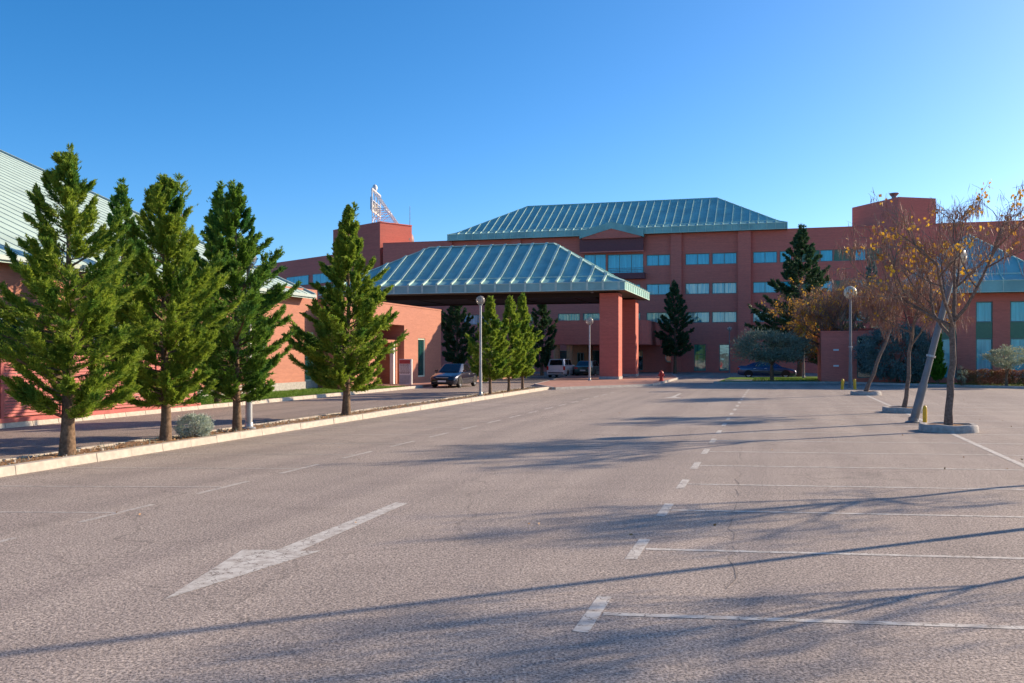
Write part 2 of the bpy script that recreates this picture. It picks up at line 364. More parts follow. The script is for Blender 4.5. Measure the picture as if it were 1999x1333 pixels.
def conifer_parts(parent, seed, H, RAD, t0=.10, nb=90, ns=26, nl=16, leaf=(.12, .030), mat=None, rtrunk=.13, ragged=.35, sweep=(0, 26), curve=34, peak=.2, lean=(0, 0), bark=None, base_w=.6, top_pow=1.0, nlead=1):
    rng = np.random.default_rng(seed)
    tb = MB()
    zs = np.linspace(0, H*.97, 12)
    wx = np.cumsum(rng.normal(0, .012*H/6, 12)); wy = np.cumsum(rng.normal(0, .012*H/6, 12)); wx -= wx[0]; wy -= wy[0]
    cx = lambda z: np.interp(z, zs, wx) + lean[0]*z
    cy = lambda z: np.interp(z, zs, wy) + lean[1]*z
    rr = [rtrunk*(1-z/H)**1.25*(1.2 if k == 0 else 1)+.008 for k, z in enumerate(zs)]
    tb.tube([(cx(z), cy(z), z) for z in zs], rr, 9)
    PP, DD, LL, WW = [], [], [], []; lp = rng.uniform(0, 6.28, 2)
    for i in range(nb):
        q = ((i+rng.uniform(0, 1))/nb)**1.3; t = t0 + (1-t0)*q
        prof = base_w + (1-base_w)*min(1, q/peak) if q < peak else max(.035, ((1-q)/(1-peak))**top_pow)
        az = i*2.39996 + rng.normal(0, .35)
        lump = .5+.5*math.sin(az*2+lp[0]+q*7)*math.sin(q*17+lp[1]+az)
        Lb = RAD*prof*(.55+.55*lump+ragged*rng.uniform(-.15, .35)) * (1.3 if rng.random() < .07 else 1) + .05
        el0 = R(rng.uniform(*sweep)) + q*q*R(27); el1 = min(R(84), el0 + R(curve*rng.uniform(.6, 1.3)))
        K = 7; z0 = t*H*.97; p = np.array([cx(z0), cy(z0), z0]); pts = [p]; azc = az
        for k in range(K):
            e = el0 + (el1-el0)*(k/(K-1))**1.3; azc += rng.normal(0, .07)
            p = p + np.array([math.cos(azc)*math.cos(e), math.sin(azc)*math.cos(e), math.sin(e)])*Lb/K; pts.append(p)
        pts = np.array(pts)
        if Lb > .3: tb.tube(pts[:6], [max(.004, .020*Lb*(1-j/6.5)) for j in range(6)], 4, False)
        m = max(4, int(ns*(.35+.65*Lb/RAD)))
        f = rng.uniform(.12, 1, m)**.8; f[-1] = 1.0; f[-2] = .95
        idx = np.minimum((f*K).astype(int), K-1); fr = (f*K-idx)[:, None]
        o = pts[idx]*(1-fr)+pts[idx+1]*fr; tg = pts[idx+1]-pts[idx]; tg /= np.linalg.norm(tg, axis=1, keepdims=True)
        side = np.cross(tg, [0, 0, 1.0]); side /= np.maximum(np.linalg.norm(side, axis=1, keepdims=True), 1e-6)
        sg = rng.choice([-1, 1], m)[:, None]*rng.uniform(.2, 1.0, (m, 1)); sg[-1] = 0
        d = tg*.9 + side*sg*.72 + np.array([0, 0, 1.0])*rng.uniform(-.22, .38, (m, 1)); d /= np.linalg.norm(d, axis=1, keepdims=True)
        ls = (Lb*.34*(1-.78*f)+.10)*rng.uniform(.6, 1.25, m)
        g = rng.uniform(.02, 1, (m, nl)); sd2 = np.cross(d, rng.normal(size=(m, 3))); sd2 /= np.maximum(np.linalg.norm(sd2, axis=1, keepdims=True), 1e-6)
        P = o[:, None, :] + d[:, None, :]*(g*ls[:, None])[..., None] + rng.normal(0, .012, (m, nl, 3))
        sgn = np.where(np.arange(nl) % 2 == 0, 1., -1.)[None, :, None]
        D = d[:, None, :]*.85 + sd2[:, None, :]*sgn*.55*(1-g[..., None]*.6) + rng.normal(0, .28, (m, nl, 3)) + np.array([0, 0, .12])
        PP.append(P.reshape(-1, 3)); DD.append(D.reshape(-1, 3))
        LL.append((leaf[0]*(1.15-.5*g)*rng.uniform(.7, 1.2, (m, nl))).reshape(-1)); WW.append((leaf[1]*rng.uniform(.7, 1.3, (m, nl))).reshape(-1))
    for j in range(nlead):                                   # feathery leader shoots at the top
        if j == 0: b = np.array([cx(H*.88), cy(H*.88), H*.86]); hl = H*.15
        else:
            a_ = rng.uniform(0, 6.28); zb_ = H*rng.uniform(.70, .86); b = np.array([cx(zb_)+RAD*.22*math.cos(a_), cy(zb_)+RAD*.22*math.sin(a_), zb_]); hl = H*rng.uniform(.09, .16)
        K2 = 34; gg = np.sort(rng.uniform(0, 1, K2)); tilt = np.array([rng.normal(0, .10), rng.normal(0, .10), 1.0])
        tb.tube([b, b+tilt*hl], [.014, .004], 4, False)
        for q_ in gg:
            o = b + tilt*hl*q_; a_ = rng.uniform(0, 6.28); ll = hl*(.42*(1-q_)+.10)
            dd = np.array([math.cos(a_), math.sin(a_), rng.uniform(.7, 1.3)]); dd /= np.linalg.norm(dd)
            n2 = max(5, int(nl*.5)); g_ = rng.uniform(.05, 1, n2)
            PP.append(o + dd*(g_*ll)[:, None] + rng.normal(0, .008, (n2, 3))); DD.append(dd*.9 + rng.normal(0, .32, (n2, 3)) + np.array([0, 0, .25]))
            LL.append(leaf[0]*rng.uniform(.6, 1.0, n2)); WW.append(leaf[1]*rng.uniform(.6, 1.0, n2))
    tb.build('trunk', bark or M['bark'], parent, True)
    leaf_object('crown', np.concatenate(PP), np.concatenate(DD), np.concatenate(LL), np.concatenate(WW), mat, rng, parent)

def conifer(name, label, s, w, z, group=None, **kw):
    t = thing(name, label, 'tree', s, w, z, 0, group); conifer_parts(t, **kw); return t

def bush_parts(parent, seed, rx, ry, rz, zc, n, clumps, leaf, mat, stems=5, stem_h=None, bark=None, spread=.22, hollow=.55, dirup=.4, crown='crown', trunk='trunk', trunk_r=.035, flat=0.0, lean=0):
    rng = np.random.default_rng(seed)
    u = rng.normal(size=(clumps, 3)); u /= np.linalg.norm(u, axis=1, keepdims=True)
    rad = rng.uniform(hollow, 1, (clumps, 1))**.6
    cen = u*rad*np.array([rx, ry, rz])
    if flat: cen[:, 2] = np.where(cen[:, 2] < -flat*rz, -flat*rz*rng.uniform(.3, 1, clumps), cen[:, 2])
    k = rng.integers(0, clumps, n)
    sz = rng.uniform(.6, 1.3, clumps)[k][:, None]*spread
    P = cen[k] + rng.normal(size=(n, 3))*sz*np.array([rx, ry, rz])*.8
    D = P/np.array([rx, ry, rz]) + rng.normal(0, .7, (n, 3)) + np.array([0, 0, dirup])
    P = P + np.array([0, 0, zc]); P[:, 2] = np.maximum(P[:, 2], .03)
    if stems:
        tb = MB()
        for i in range(stems):
            a = 2*math.pi*i/stems + rng.uniform(-.3, .3)
            e = cen[rng.integers(0, clumps)]*.8 + np.array([0, 0, zc])
            b0 = np.array([.06*math.cos(a), .06*math.sin(a), 0])
            sh = stem_h if stem_h else zc*.5
            mid = np.array([lean*sh+rng.normal(0, .05), rng.normal(0, .05), sh])
            tb.tube([b0, b0*.3+mid*.5+rng.normal(0, .03, 3)*np.array([1, 1, 0]), mid, mid*.45+e*.55, e], [trunk_r*1.2, trunk_r, trunk_r*.9, trunk_r*.55, trunk_r*.2], 6, True)
        tb.build(trunk, bark or M['bark'], parent, True)
    leaf_object(crown, P, D, leaf[0]*rng.uniform(.6, 1.3, n), leaf[1]*rng.uniform(.7, 1.3, n), mat, rng, parent)

def bush(name, label, cat, s, w, z, group=None, **kw):
    t = thing(name, label, cat, s, w, z, 0, group); bush_parts(t, **kw); return t

def broadleaf_parts(parent, seed, H, htrunk, spread, lean=(0, 0), r0=.12, pods=5, leaves=.1, leafside=0, low=.0, pod_len=.36, nlimb=6, leaf=.11, nleaf=9, emin=26):
    rng = np.random.default_rng(seed); wood = MB(); fine = MB(); tips = []
    top = np.array([lean[0]*htrunk, lean[1]*htrunk, htrunk])
    tr = [np.array([0, 0, 0.])]
    for k in range(1, 8):
        f = k/7; tr.append(top*f + np.array([rng.normal(0, .025), rng.normal(0, .025), 0])*(1 if k < 7 else 0))
    wood.tube(tr, [r0*1.2]+[r0*(1-.35*k/7) for k in range(1, 8)], 9)
    ext = H-htrunk
    def grow(p, d, L, r, lev):
        pts = [p]; K = 5
        for k in range(K):
            d = d + rng.normal(0, .10 if lev < 1 else .14, 3) + np.array([0, 0, .07 if lev < 2 else -.02]); d /= np.linalg.norm(d)
            p = p + d*L/K; pts.append(p)
        rad = [max(.0035, r*(1-.6*k/K)) for k in range(K+1)]
        (wood if lev < 2 else fine).tube(pts, rad, 6 if lev == 0 else 4 if lev < 3 else 3, False)
        if lev >= 2: tips.extend([(q, d) for q in pts[2::1]])
        if lev >= 3: return
        nch = [5, 5, 4][lev]
        for c in range(nch):
            f = rng.uniform(.35, 1.0) if c else 1.0
            j = min(K-1, int(f*K)); q = pts[j]*(1-(f*K-j))+pts[j+1]*(f*K-j)
            dd = d*.75 + rng.normal(0, .55, 3)*np.array([1, 1, .7]) + np.array([0, 0, .12]); dd /= np.linalg.norm(dd)
            grow(q, dd, L*rng.uniform(.45, .7), r*.5, lev+1)
    for i in range(nlimb):
        a = 2*math.pi*i/nlimb + rng.uniform(-.4, .4); e = R(emin + (66-emin)*((i*.618+.2) % 1)) if i else R(82)
        d = np.array([math.cos(a)*math.cos(e), math.sin(a)*math.cos(e), math.sin(e)])
        f = rng.uniform(.8, 1.0); L = (spread*math.cos(e)*1.1+ext*math.sin(e))*.44
        grow(top*f if i else top, d, L, r0*.5, 0)
    b0_ = len(wood.v); wood.v += fine.v; wood.f += [tuple(i+b0_ for i in f) for f in fine.f]; wood.mi += [1]*len(fine.f)
    wood.build('trunk', [M['bark_grey'], M['twig']], parent, True)
    T = np.array([t[0] for t in tips]); n = len(T)
    if pods:
        k = rng.integers(0, n, int(n*pods*.42)); cl = T[k] + rng.normal(0, .05, (len(k), 3))
        D = rng.normal(0, .20, (len(k), 3)) + np.array([0, 0, -1.0])
        leaf_object('seed_pods', cl, D, pod_len*rng.uniform(.5, 1.2, len(k)), .0125*rng.uniform(.8, 1.4, len(k)), M['pod'], rng, parent)
    if leaves:
        wgt = np.ones(n)
        if leafside: wgt = np.clip(.30 + leafside*T[:, 0]/spread - .25*(T[:, 2]-htrunk)/ext, .03, None)
        wgt /= wgt.sum(); m = max(6, int(n*leaves)); k = rng.choice(n, m, p=wgt)
        k = np.repeat(k, nleaf); P = T[k] + rng.normal(0, .09, (len(k), 3))
        D = rng.normal(0, .7, (len(k), 3)) + np.array([0, 0, -.7])
        leaf_object('crown', P, D, leaf*rng.uniform(.7, 1.3, len(k)), leaf*.85*rng.uniform(.7, 1.2, len(k)), M['gold'], rng, parent)
def broadleaf(name, label, s, w, z=0, group=None, rz=0, **kw):
    t = thing(name, label, 'tree', s, w, z, rz, group); broadleaf_parts(t, **kw); return t

# ------------------------------------------------------------------ ground, roads, markings
g = MB(); g.quad((-900, -900, -.03), (900, -900, -.03), (900, 1500, -.03), (-900, 1500, -.03)); struct(g, 'ground', M['earth'], 'bare earth ground beyond the car park')
g = MB(); g.quad((-60, -25, 0), (70, -25, 0), (70, 130, 0), (-60, 130, 0)); struct(g, 'parking_lot', M['lot'], 'worn pinkish asphalt of the car park')
g = MB(); g.quad((-20.7, -25, .004), (-14.05, -25, .004), (-14.05, 52, .004), (-20.7, 52, .004))
g.quad((-20.7, 52, .004), (-14.05, 52, .004), (-12.2, 88, .004), (-22.0, 88, .004)); struct(g, 'road', M['road'], 'grey access road between the planting strip and the lawn')

LS, RS = -1.4, 4.5
lines = MB(); ZL = .0035
def strip(a, b, wd):
    a, b = Vector(a), Vector(b); d = (b-a).normalized(); n = Vector((-d.y, d.x))*wd/2
    lines.quad((*(a-n), ZL), (*(b-n), ZL), (*(b+n), ZL), (*(a+n), ZL))
w0 = S(1160, 1197)[1]; pitch = 2.56
for k in range(-2, 20):
    w = w0 + pitch*k
    strip((LS, w-.53), (LS, w+.53), .125)                      # the cross bars of the T marks
    sl = -.155
    strip((LS+.08, w), (RS-.06, w-sl*(RS-LS)), .09)
    if k < 14:
        strip((RS+.08, w-sl*(RS-LS)), (10.2, w-sl*(10.2-LS)), .09); strip((10.2, w-sl*(10.2-LS)-.6), (10.2, w-sl*(10.2-LS)+.6), .16)
strip((RS, -6), (RS, 54), .13)
struct(lines, 'parking_lines', M['paint'], 'worn white stall lines on the right side of the asphalt'); lines = MB()
wl = S(435, 951)[1]
for k in range(-4, 16):
    w = wl + 2.42*k
    strip((-8.3, w-.7), (-8.3, w+.7), .09)
    strip((-12.5, w-1.05), (-8.36, w), .065)
struct(lines, 'parking_lines', M['paint_faint'], 'faded stall lines beside the planting strip')
def lotpoly(pts, z): return [(*S(x, y), z) for x, y in pts]
g = MB(); A = lotpoly([(320, 1171), (628, 1075), (585, 1076), (797, 982), (772, 981), (540, 1074), (474, 1073)], ZL)
i = 0; g.quad(A[0], A[1], A[2]); g.quad(A[0], A[2], A[5]); g.quad(A[0], A[5], A[6]); g.quad(A[2], A[3], A[4], A[5])
struct(g, 'arrow_marking', M['paint'], 'big worn white direction arrow on the asphalt')
g = MB(); A = lotpoly([(1296, 776.5), (1332, 777), (1318, 775), (1331, 768), (1326, 768), (1310, 774.6)], ZL)
g.quad(A[0], A[1], A[2], A[5]); g.quad(A[2], A[3], A[4], A[5]); struct(g, 'arrow_marking', M['paint'], 'small far white direction arrow near the portico island')

crk = MB(); rc = random.Random(9)
for (p0, p1, n_) in (((1425, 1150), (1447, 872), 40),):
    a, b = S(*p0), S(*p1); pts = []
    for k in range(n_+1): pts.append((a[0]+(b[0]-a[0])*k/n_+rc.gauss(0, .035), a[1]+(b[1]-a[1])*k/n_+rc.gauss(0, .05)))
    for k in range(n_):
        if rc.random() < .3: continue
        (x0, y0), (x1, y1) = pts[k], pts[k+1]; d_ = math.hypot(x1-x0, y1-y0); nx_, ny_ = -(y1-y0)/d_, (x1-x0)/d_; t0_, t1_ = rc.uniform(.002, .008), rc.uniform(.002, .008)
        crk.quad((x0-nx_*t0_, y0-ny_*t0_, .003), (x1-nx_*t1_, y1-ny_*t1_, .003), (x1+nx_*t1_, y1+ny_*t1_, .003), (x0+nx_*t0_, y0+ny_*t0_, .003))
struct(crk, 'cracks', simple('crack_tar', (.18, .15, .13), .9), 'thin dark cracks in the asphalt')
def kerb_run(a, b, width, h, seg, name, mat, label, z0=0):
    mb = MB(); a, b = Vector(a), Vector(b); d = (b-a); L = d.length; d /= L; n = Vector((-d.y, d.x))*width
    k = 0.0; rnd = random.Random(int(L*10))
    while k < L-.05:
        e = min(L, k+seg); p, q = a+d*(k+.004), a+d*(e-.004); j = rnd.uniform(-.006, .006); hz = h+rnd.uniform(-.006, .006)
        o = d.orthogonal() if False else n.normalized()*j
        p, q = p+o, q+o
        mb.hexa([(*p, z0), (*q, z0), (*(q+n), z0), (*(p+n), z0)], [(*(p+n*.12), hz), (*(q+n*.12), hz), (*(q+n), hz), (*(p+n), hz)]); k = e
    return struct(mb, name, mat, label, .007)
# planting strip
WE = 52.3
g = MB()
nx, ny = 7, 150
def soil_z(s, w): return .115 + .03*math.sin(s*3.1+w*.7) * math.sin(w*1.9) + .02*math.sin(w*5.3+s*7)
vs = [(-13.84+1.02*i/nx, -14+(WE+13.8)*j/ny) for j in range(ny+1) for i in range(nx+1)]
base = len(g.v); g.v = [(s, w, soil_z(s, w) if 0 < k % (nx+1) < nx else .09) for k, (s, w) in enumerate(vs)]
for j in range(ny):
    for i in range(nx):
        a = j*(nx+1)+i; g.f.append((a, a+1, a+nx+2, a+nx+1)); g.mi.append(0)
struct(g, 'planting_strip', M['soil'], 'strip of dry brown soil between two kerbs', 0, True)
kerb_run((-12.6, -14), (-12.6, WE), .20, .165, 1.0, 'kerb', M['kerb'], 'pale kerb of the planting strip facing the car park')
o = kerb_run((-14.02, WE), (-14.02, -14), .0001, .13, 1.0, 'kerb', M['kerb'], None) if False else None
kerb_run((-13.86, WE), (-13.86, -14), -.16, .135, 1.0, 'kerb', M['kerb'], 'pale kerb of the planting strip facing the road') if False else kerb_run((-14.02, -14), (-14.02, WE), -.0, .13, 1.0, 'kerb', M['kerb'], None) if False else None
mb = MB(); k = -14.0; rnd = random.Random(5)
while k < WE:
    j = rnd.uniform(-.008, .008); h = .13+rnd.uniform(-.012, .008)
    mb.hexa([(-14.03+j, k+.01, 0), (-13.86+j, k+.01, 0), (-13.86+j, k+.99, 0), (-14.03+j, k+.99, 0)], [(-14.0+j, k+.01, h), (-13.86+j, k+.01, h), (-13.86+j, k+.99, h), (-14.0+j, k+.99, h)]); k += 1
struct(mb, 'kerb', M['kerb'], 'pale kerb of the planting strip facing the road', .012)
mb = MB(); mb.box(-13.98, -12.62, WE+.02, WE+.2, 0, .15); struct(mb, 'kerb', M['kerb'], 'end kerb of the planting strip', .012)

# portico island
isl = [S(x, y) for x, y in ((1082, 760.5), (1270, 753.5), (1279, 752), (1322, 740), (1310, 732), (1130, 732), (1046, 753))]
mb = MB(); mb.prism(isl, 0, .14); struct(mb, 'pavement', M['paving'], 'red paved island under the portico pillars', .02)
mb = MB()
ring = isl + [isl[0]]
for k in range(len(isl)):
    a, b = Vector(ring[k]), Vector(ring[k+1]); d = (b-a).normalized(); n = Vector((d.y, -d.x))
    mb.hexa([(*(a+n*.14), 0), (*(b+n*.14), 0), (*(b+n*.002), 0), (*(a+n*.002), 0)], [(*(a+n*.12), .145), (*(b+n*.12), .145), (*(b+n*.002), .145), (*(a+n*.002), .145)])
struct(mb, 'kerb', M['concrete'], 'grey kerb round the portico island')
# lawn and entrance pavement on the left
mb = MB(); mb.prism([(-24.98, 8), (-20.95, 8), (-20.95, 51.6), (-23.28, 51.6), (-23.28, 47.4), (-24.98, 47.4)], 0, .12); struct(mb, 'lawn', M['grassy'], 'strip of lawn in front of the orange brick wall')
kerb_run((-20.9, 8), (-20.9, 52.4), -.2, .16, 1.0, 'kerb', M['kerb'], None) if False else None
mb = MB(); k = 8.0
while k < 52.4:
    mb.hexa([(-20.93, k+.008, 0), (-20.70, k+.008, 0), (-20.70, k+.992, 0), (-20.93, k+.992, 0)], [(-20.93, k+.008, .15), (-20.74, k+.008, .15), (-20.74, k+.992, .15), (-20.93, k+.992, .15)]); k += 1
struct(mb, 'kerb', M['kerb'], 'pale kerb along the lawn', .012)
mb = MB(); mb.prism([(-27, 51.62), (-21.0, 51.62), (-21.0, 66), (-22.2, 90), (-27, 90)], 0, .13); struct(mb, 'pavement', M['paving'], 'red paved forecourt in front of the entrance door', .01)
# right lawns
pl = [S(1398, 748.6), S(1650, 748.4), S(1640, 737), S(1425, 739)]
mb = MB(); mb.prism(pl, 0, .11); struct(mb, 'lawn', M['grassy'], 'small lawn under the olive tree')
a, b = S(1398, 748.6), S(1650, 748.4)
mb = MB(); d = (Vector(b)-Vector(a)).normalized(); n = Vector((d.y, -d.x))
A, B = Vector(a)-d*.2, Vector(b)
mb.hexa([(*(A+n*.2), 0), (*(B+n*.2), 0), (*(B+n*.003), 0), (*(A+n*.003), 0)], [(*(A+n*.18), .14), (*(B+n*.18), .14), (*(B+n*.003), .14), (*(A+n*.003), .14)])
struct(mb, 'kerb', M['concrete'], 'grey kerb along the olive tree lawn')
pa = [S(1415, 742.8, .11), S(1618, 743.8, .11), S(1618, 742.3, .11), S(1415, 741.6, .11)]
mb = MB(); mb.prism(pa, .112, .13); struct(mb, 'path', M['concrete'], 'narrow pale path across the olive tree lawn')
mb = MB(); pr = [S(1652, 749.0), S(2250, 766), (34, 76), (3.0, 70)]
mb.prism(pr, 0, .12); struct(mb, 'lawn', M['grassy'], 'grass strip behind the hedge and shrubs')
A, B = Vector(pr[0]), Vector(pr[1]); d = (B-A).normalized(); n = Vector((d.y, -d.x)); mb = MB()
mb.hexa([(*(A+n*.2), 0), (*(B+n*.2), 0), (*(B+n*.003), 0), (*(A+n*.003), 0)], [(*(A+n*.18), .15), (*(B+n*.18), .15), (*(B+n*.003), .15), (*(A+n*.003), .15)])
struct(mb, 'kerb', M['concrete'], 'grey kerb in front of the hedge')

# grass blades and litter
rng = np.random.default_rng(3)
def scatter(name, label, n, s0, s1, w0_, w1_, z, L, W, mat, up=1.0):
    P = np.stack([rng.uniform(s0, s1, n), rng.uniform(w0_, w1_, n), np.full(n, z)], 1)
    D = rng.normal(0, .35 if up else 1, (n, 3)); D[:, 2] = up if up else rng.uniform(-.05, .3, n)
    o = leaf_object(name, P, D, L*rng.uniform(.5, 1.3, n), W*rng.uniform(.7, 1.3, n), mat, rng); lotframe(o); tag(o, label, None, None, 'stuff'); return o
scatter('grass', 'short green grass of the lawn beside the road', 16000, -24.9, -21, 30, 51.5, .115, .09, .018, M['blade'])
scatter('grass', 'short green grass under the olive tree', 7000, -1.5, 5.5, 68.5, 78, .105, .10, .02, M['blade'])
scatter('leaf_litter', 'dry leaves and twigs lying on the soil strip', 2600, -13.8, -12.85, 8, 52, .13, .05, .035, M['litter'], 0)
scatter('leaf_litter', 'few dry leaves scattered over the asphalt', 60, -12, 9, 10, 55, .012, .05, .035, M['litter'], 0)
scatter('weeds', 'sparse dry weeds on the soil strip', 900, -13.75, -12.9, 10, 52, .11, .13, .012, M['olive'])
# stones on the soil strip
mb = MB(); rr = random.Random(8)
for k in range(420):
    s, w, r = rr.uniform(-13.8, -12.85), rr.uniform(9, 50), rr.uniform(.008, .028)
    p = [(s+r*math.cos(a+rr.uniform(-.3, .3)), w+r*math.sin(a)*rr.uniform(.7, 1.3)) for a in (0, 1.25, 2.5, 3.8, 5.0)]
    mb.hexa([(x, y, .10) for x, y in p], [(s+(x-s)*.6, w+(y-w)*.6, .125+r) for x, y in p])
o = lotframe(mb.build('gravel', M['kerb'])); tag(o, 'small pale stones strewn on the soil strip', None, None, 'stuff')

# ------------------------------------------------------------------ building helpers
front = lambda a, d, z, w: (a, w+d, z)              # wall that faces the car park (towards -y)
def right_face(a, d, z, s): return (s-d, a, z)       # wall that faces the road (towards +x), a = lot y
def wall_open(mb, fn, base, a0, a1, z0, z1, ops, depth=.22):
    A = sorted({a0, a1, *[o[0] for o in ops], *[o[1] for o in ops]}); Z = sorted({z0, z1, *[o[2] for o in ops], *[o[3] for o in ops]})
    A = [a for a in A if a0 <= a <= a1]; Z = [z for z in Z if z0 <= z <= z1]
    for i in range(len(A)-1):
        for j in range(len(Z)-1):
            ca, cz = (A[i]+A[i+1])/2, (Z[j]+Z[j+1])/2
            if any(o[0] < ca < o[1] and o[2] < cz < o[3] for o in ops): continue
            q = [fn(A[i], 0, Z[j], base), fn(A[i+1], 0, Z[j], base), fn(A[i+1], 0, Z[j+1], base), fn(A[i], 0, Z[j+1], base)]
            mb.quad(*q)
    for x0, x1, y0, y1 in [o[:4] for o in ops]:
        P = lambda a, d, z: fn(a, d, z, base)
        mb.quad(P(x0, 0, y0), P(x0, depth, y0), P(x0, depth, y1), P(x0, 0, y1)); mb.quad(P(x1, 0, y0), P(x1, 0, y1), P(x1, depth, y1), P(x1, depth, y0))
        mb.quad(P(x0, 0, y0), P(x1, 0, y0), P(x1, depth, y0), P(x0, depth, y0)); mb.quad(P(x0, 0, y1), P(x0, depth, y1), P(x1, depth, y1), P(x1, 0, y1))
def fbox(mb, fn, base, a0, a1, d0, d1, z0, z1):
    p = [fn(a, d, z, base) for a in (a0, a1) for d in (d0, d1) for z in (z0, z1)]
    xs, ys, zs = zip(*p); mb.box(min(xs), max(xs), min(ys), max(ys), min(zs), max(zs))
def window(parent, fn, base, a0, a1, z0, z1, nm=1, pane='pane_blue', frame='frame', depth=.12, t=.07, back=.22, hbar=None, name='window'):
    f = MB(); e = .003
    fbox(f, fn, base, a0+e, a0+t, depth-.06, back, z0+e, z1-e); fbox(f, fn, base, a1-t, a1-e, depth-.06, back, z0+e, z1-e)
    fbox(f, fn, base, a0+t, a1-t, depth-.055, back, z0+e, z0+t); fbox(f, fn, base, a0+t, a1-t, depth-.055, back, z1-t, z1-e)
    for k in range(nm):
        c = a0+(a1-a0)*(k+1)/(nm+1); fbox(f, fn, base, c-t*.4, c+t*.4, depth-.05, depth+.03, z0+t, z1-t)
    if hbar: fbox(f, fn, base, a0+t, a1-t, depth-.045, depth+.02, hbar-t*.4, hbar+t*.4)
    o = f.build(name, M[frame], parent)
    p = MB(); fbox(p, fn, base, a0+t*.6, a1-t*.6, depth+.005, depth+.025, z0+t*.6, z1-t*.6); p.build('pane', M[pane], o)
    return o

def hip_roof(parent, s0, s1, w0_, w1_, zb, fh, of, z1, zr, pitch, rw, rh, name='roof', start=.5, rib_side=True, mat=None, ribmat=None, soffit=True):
    """hipped metal roof with a flared foot, a fascia and standing seams"""
    Rw = (w1_-w0_)/2; zf = zb+fh
    mb = MB()
    def rect(o): return [(s0+o, w0_+o), (s1-o, w0_+o), (s1-o, w1_-o), (s0+o, w1_-o)]
    E0 = [(x, y, zb) for x, y in rect(0)]; E1 = [(x, y, zf) for x, y in rect(0)]; E2 = [(x, y, z1) for x, y in rect(of)]
    ro = min(Rw, (s1-s0)/2-.05); Rg = [(s0+ro, w0_+Rw, zr), (s1-ro, w0_+Rw, zr)]
    for k in range(4):
        j = (k+1) % 4; mb.quad(E0[k], E0[j], E1[j], E1[k]); mb.quad(E1[k], E1[j], E2[j], E2[k])
    mb.quad(E2[0], E2[1], Rg[1], Rg[0]); mb.quad(E2[2], E2[3], Rg[0], Rg[1]); mb.quad(E2[1], E2[2], Rg[1]); mb.quad(E2[3], E2[0], Rg[0])
    mb.m = 1
    Z = lambda o: zf+(z1-zf)*o/of if o < of else z1+(zr-z1)*(o-of)/(Rw-of)
    def rib(pt, omax):
        if omax < of*.5: return
        a, b = pt(0), pt(min(of, omax)); mb.bar((a[0], a[1], Z(0)+rh*.3), (b[0], b[1], Z(min(of, omax))+rh*.3), rw*.8, rh)
        if omax > of+.05:
            b, c = pt(of), pt(omax); mb.bar((b[0], b[1], Z(of)+rh*.35), (c[0], c[1], Z(omax)+rh*.35), rw, rh)
    n = int((s1-s0)/pitch)
    for k in range(n+1):
        s = s0+start*pitch+k*pitch
        if s > s1-.1: break
        om = min(Rw, s-s0, s1-s)
        for sg, wa in ((1, w0_), (-1, w1_)):
            rib(lambda o: (s, wa+sg*o), om)
            mb.box(s-rw*.4, s+rw*.4, min(wa, wa-sg*.035), max(wa, wa-sg*.035), zb+.02, zf-.01)
    n = int((w1_-w0_)/pitch)
    for k in range(n+1):
        w = w0_+start*pitch+k*pitch
        if w > w1_-.1: break
        om = min(ro, w-w0_, w1_-w)
        for sg, sa in ((1, s0), (-1, s1)):
            rib(lambda o: (sa+sg*o, w), om)
            mb.box(min(sa, sa-sg*.035), max(sa, sa-sg*.035), w-rw*.4, w+rw*.4, zb+.02, zf-.01)
    for k in range(4):                                        # hip and ridge cappings, gutter line at the break
        c = Rg[0] if k in (0, 3) else Rg[1]
        mb.bar((E2[k][0], E2[k][1], E2[k][2]+.02), (c[0], c[1], c[2]+.02), rw*1.3, .07); mb.bar((E1[k][0], E1[k][1], E1[k][2]+.01), (E2[k][0], E2[k][1], E2[k][2]+.012), rw*1.3, .07)
        j = (k+1) % 4; mb.bar((E2[k][0], E2[k][1], E2[k][2]+.03), (E2[j][0], E2[j][1], E2[j][2]+.03), .09, .10)
        mb.bar((E1[k][0], E1[k][1], zf-.02), (E1[j][0], E1[j][1], zf-.02), .06, .05); mb.bar((E0[k][0], E0[k][1], zb+.03), (E0[j][0], E0[j][1], zb+.03), .06, .05)
    if abs(Rg[0][0]-Rg[1][0]) > .3: mb.bar((*Rg[0][:2], zr+.03), (*Rg[1][:2], zr+.03), rw*1.5, .08)
    o = mb.build(name, [mat or M['roof'], ribmat or M['roof_rib']], parent)
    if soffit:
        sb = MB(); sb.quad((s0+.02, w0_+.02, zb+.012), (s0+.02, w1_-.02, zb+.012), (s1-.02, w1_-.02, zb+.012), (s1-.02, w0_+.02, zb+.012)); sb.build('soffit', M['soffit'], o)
    return o

def at(s, w):                              # parts keep lot coordinates: their thing's empty sits at (s, w), so shift them
    return (-s, -w, 0)
class Bld:
    """a building whose parts are written in lot coordinates"""
    def __init__(b, name, label, cat, s, w):
        b.t = thing(name, label, cat, s, w); b.off = (-s, -w, 0); b.kids = []
    def done(b):
        for ch in b.t.children: ch.location = b.off
        return b.t

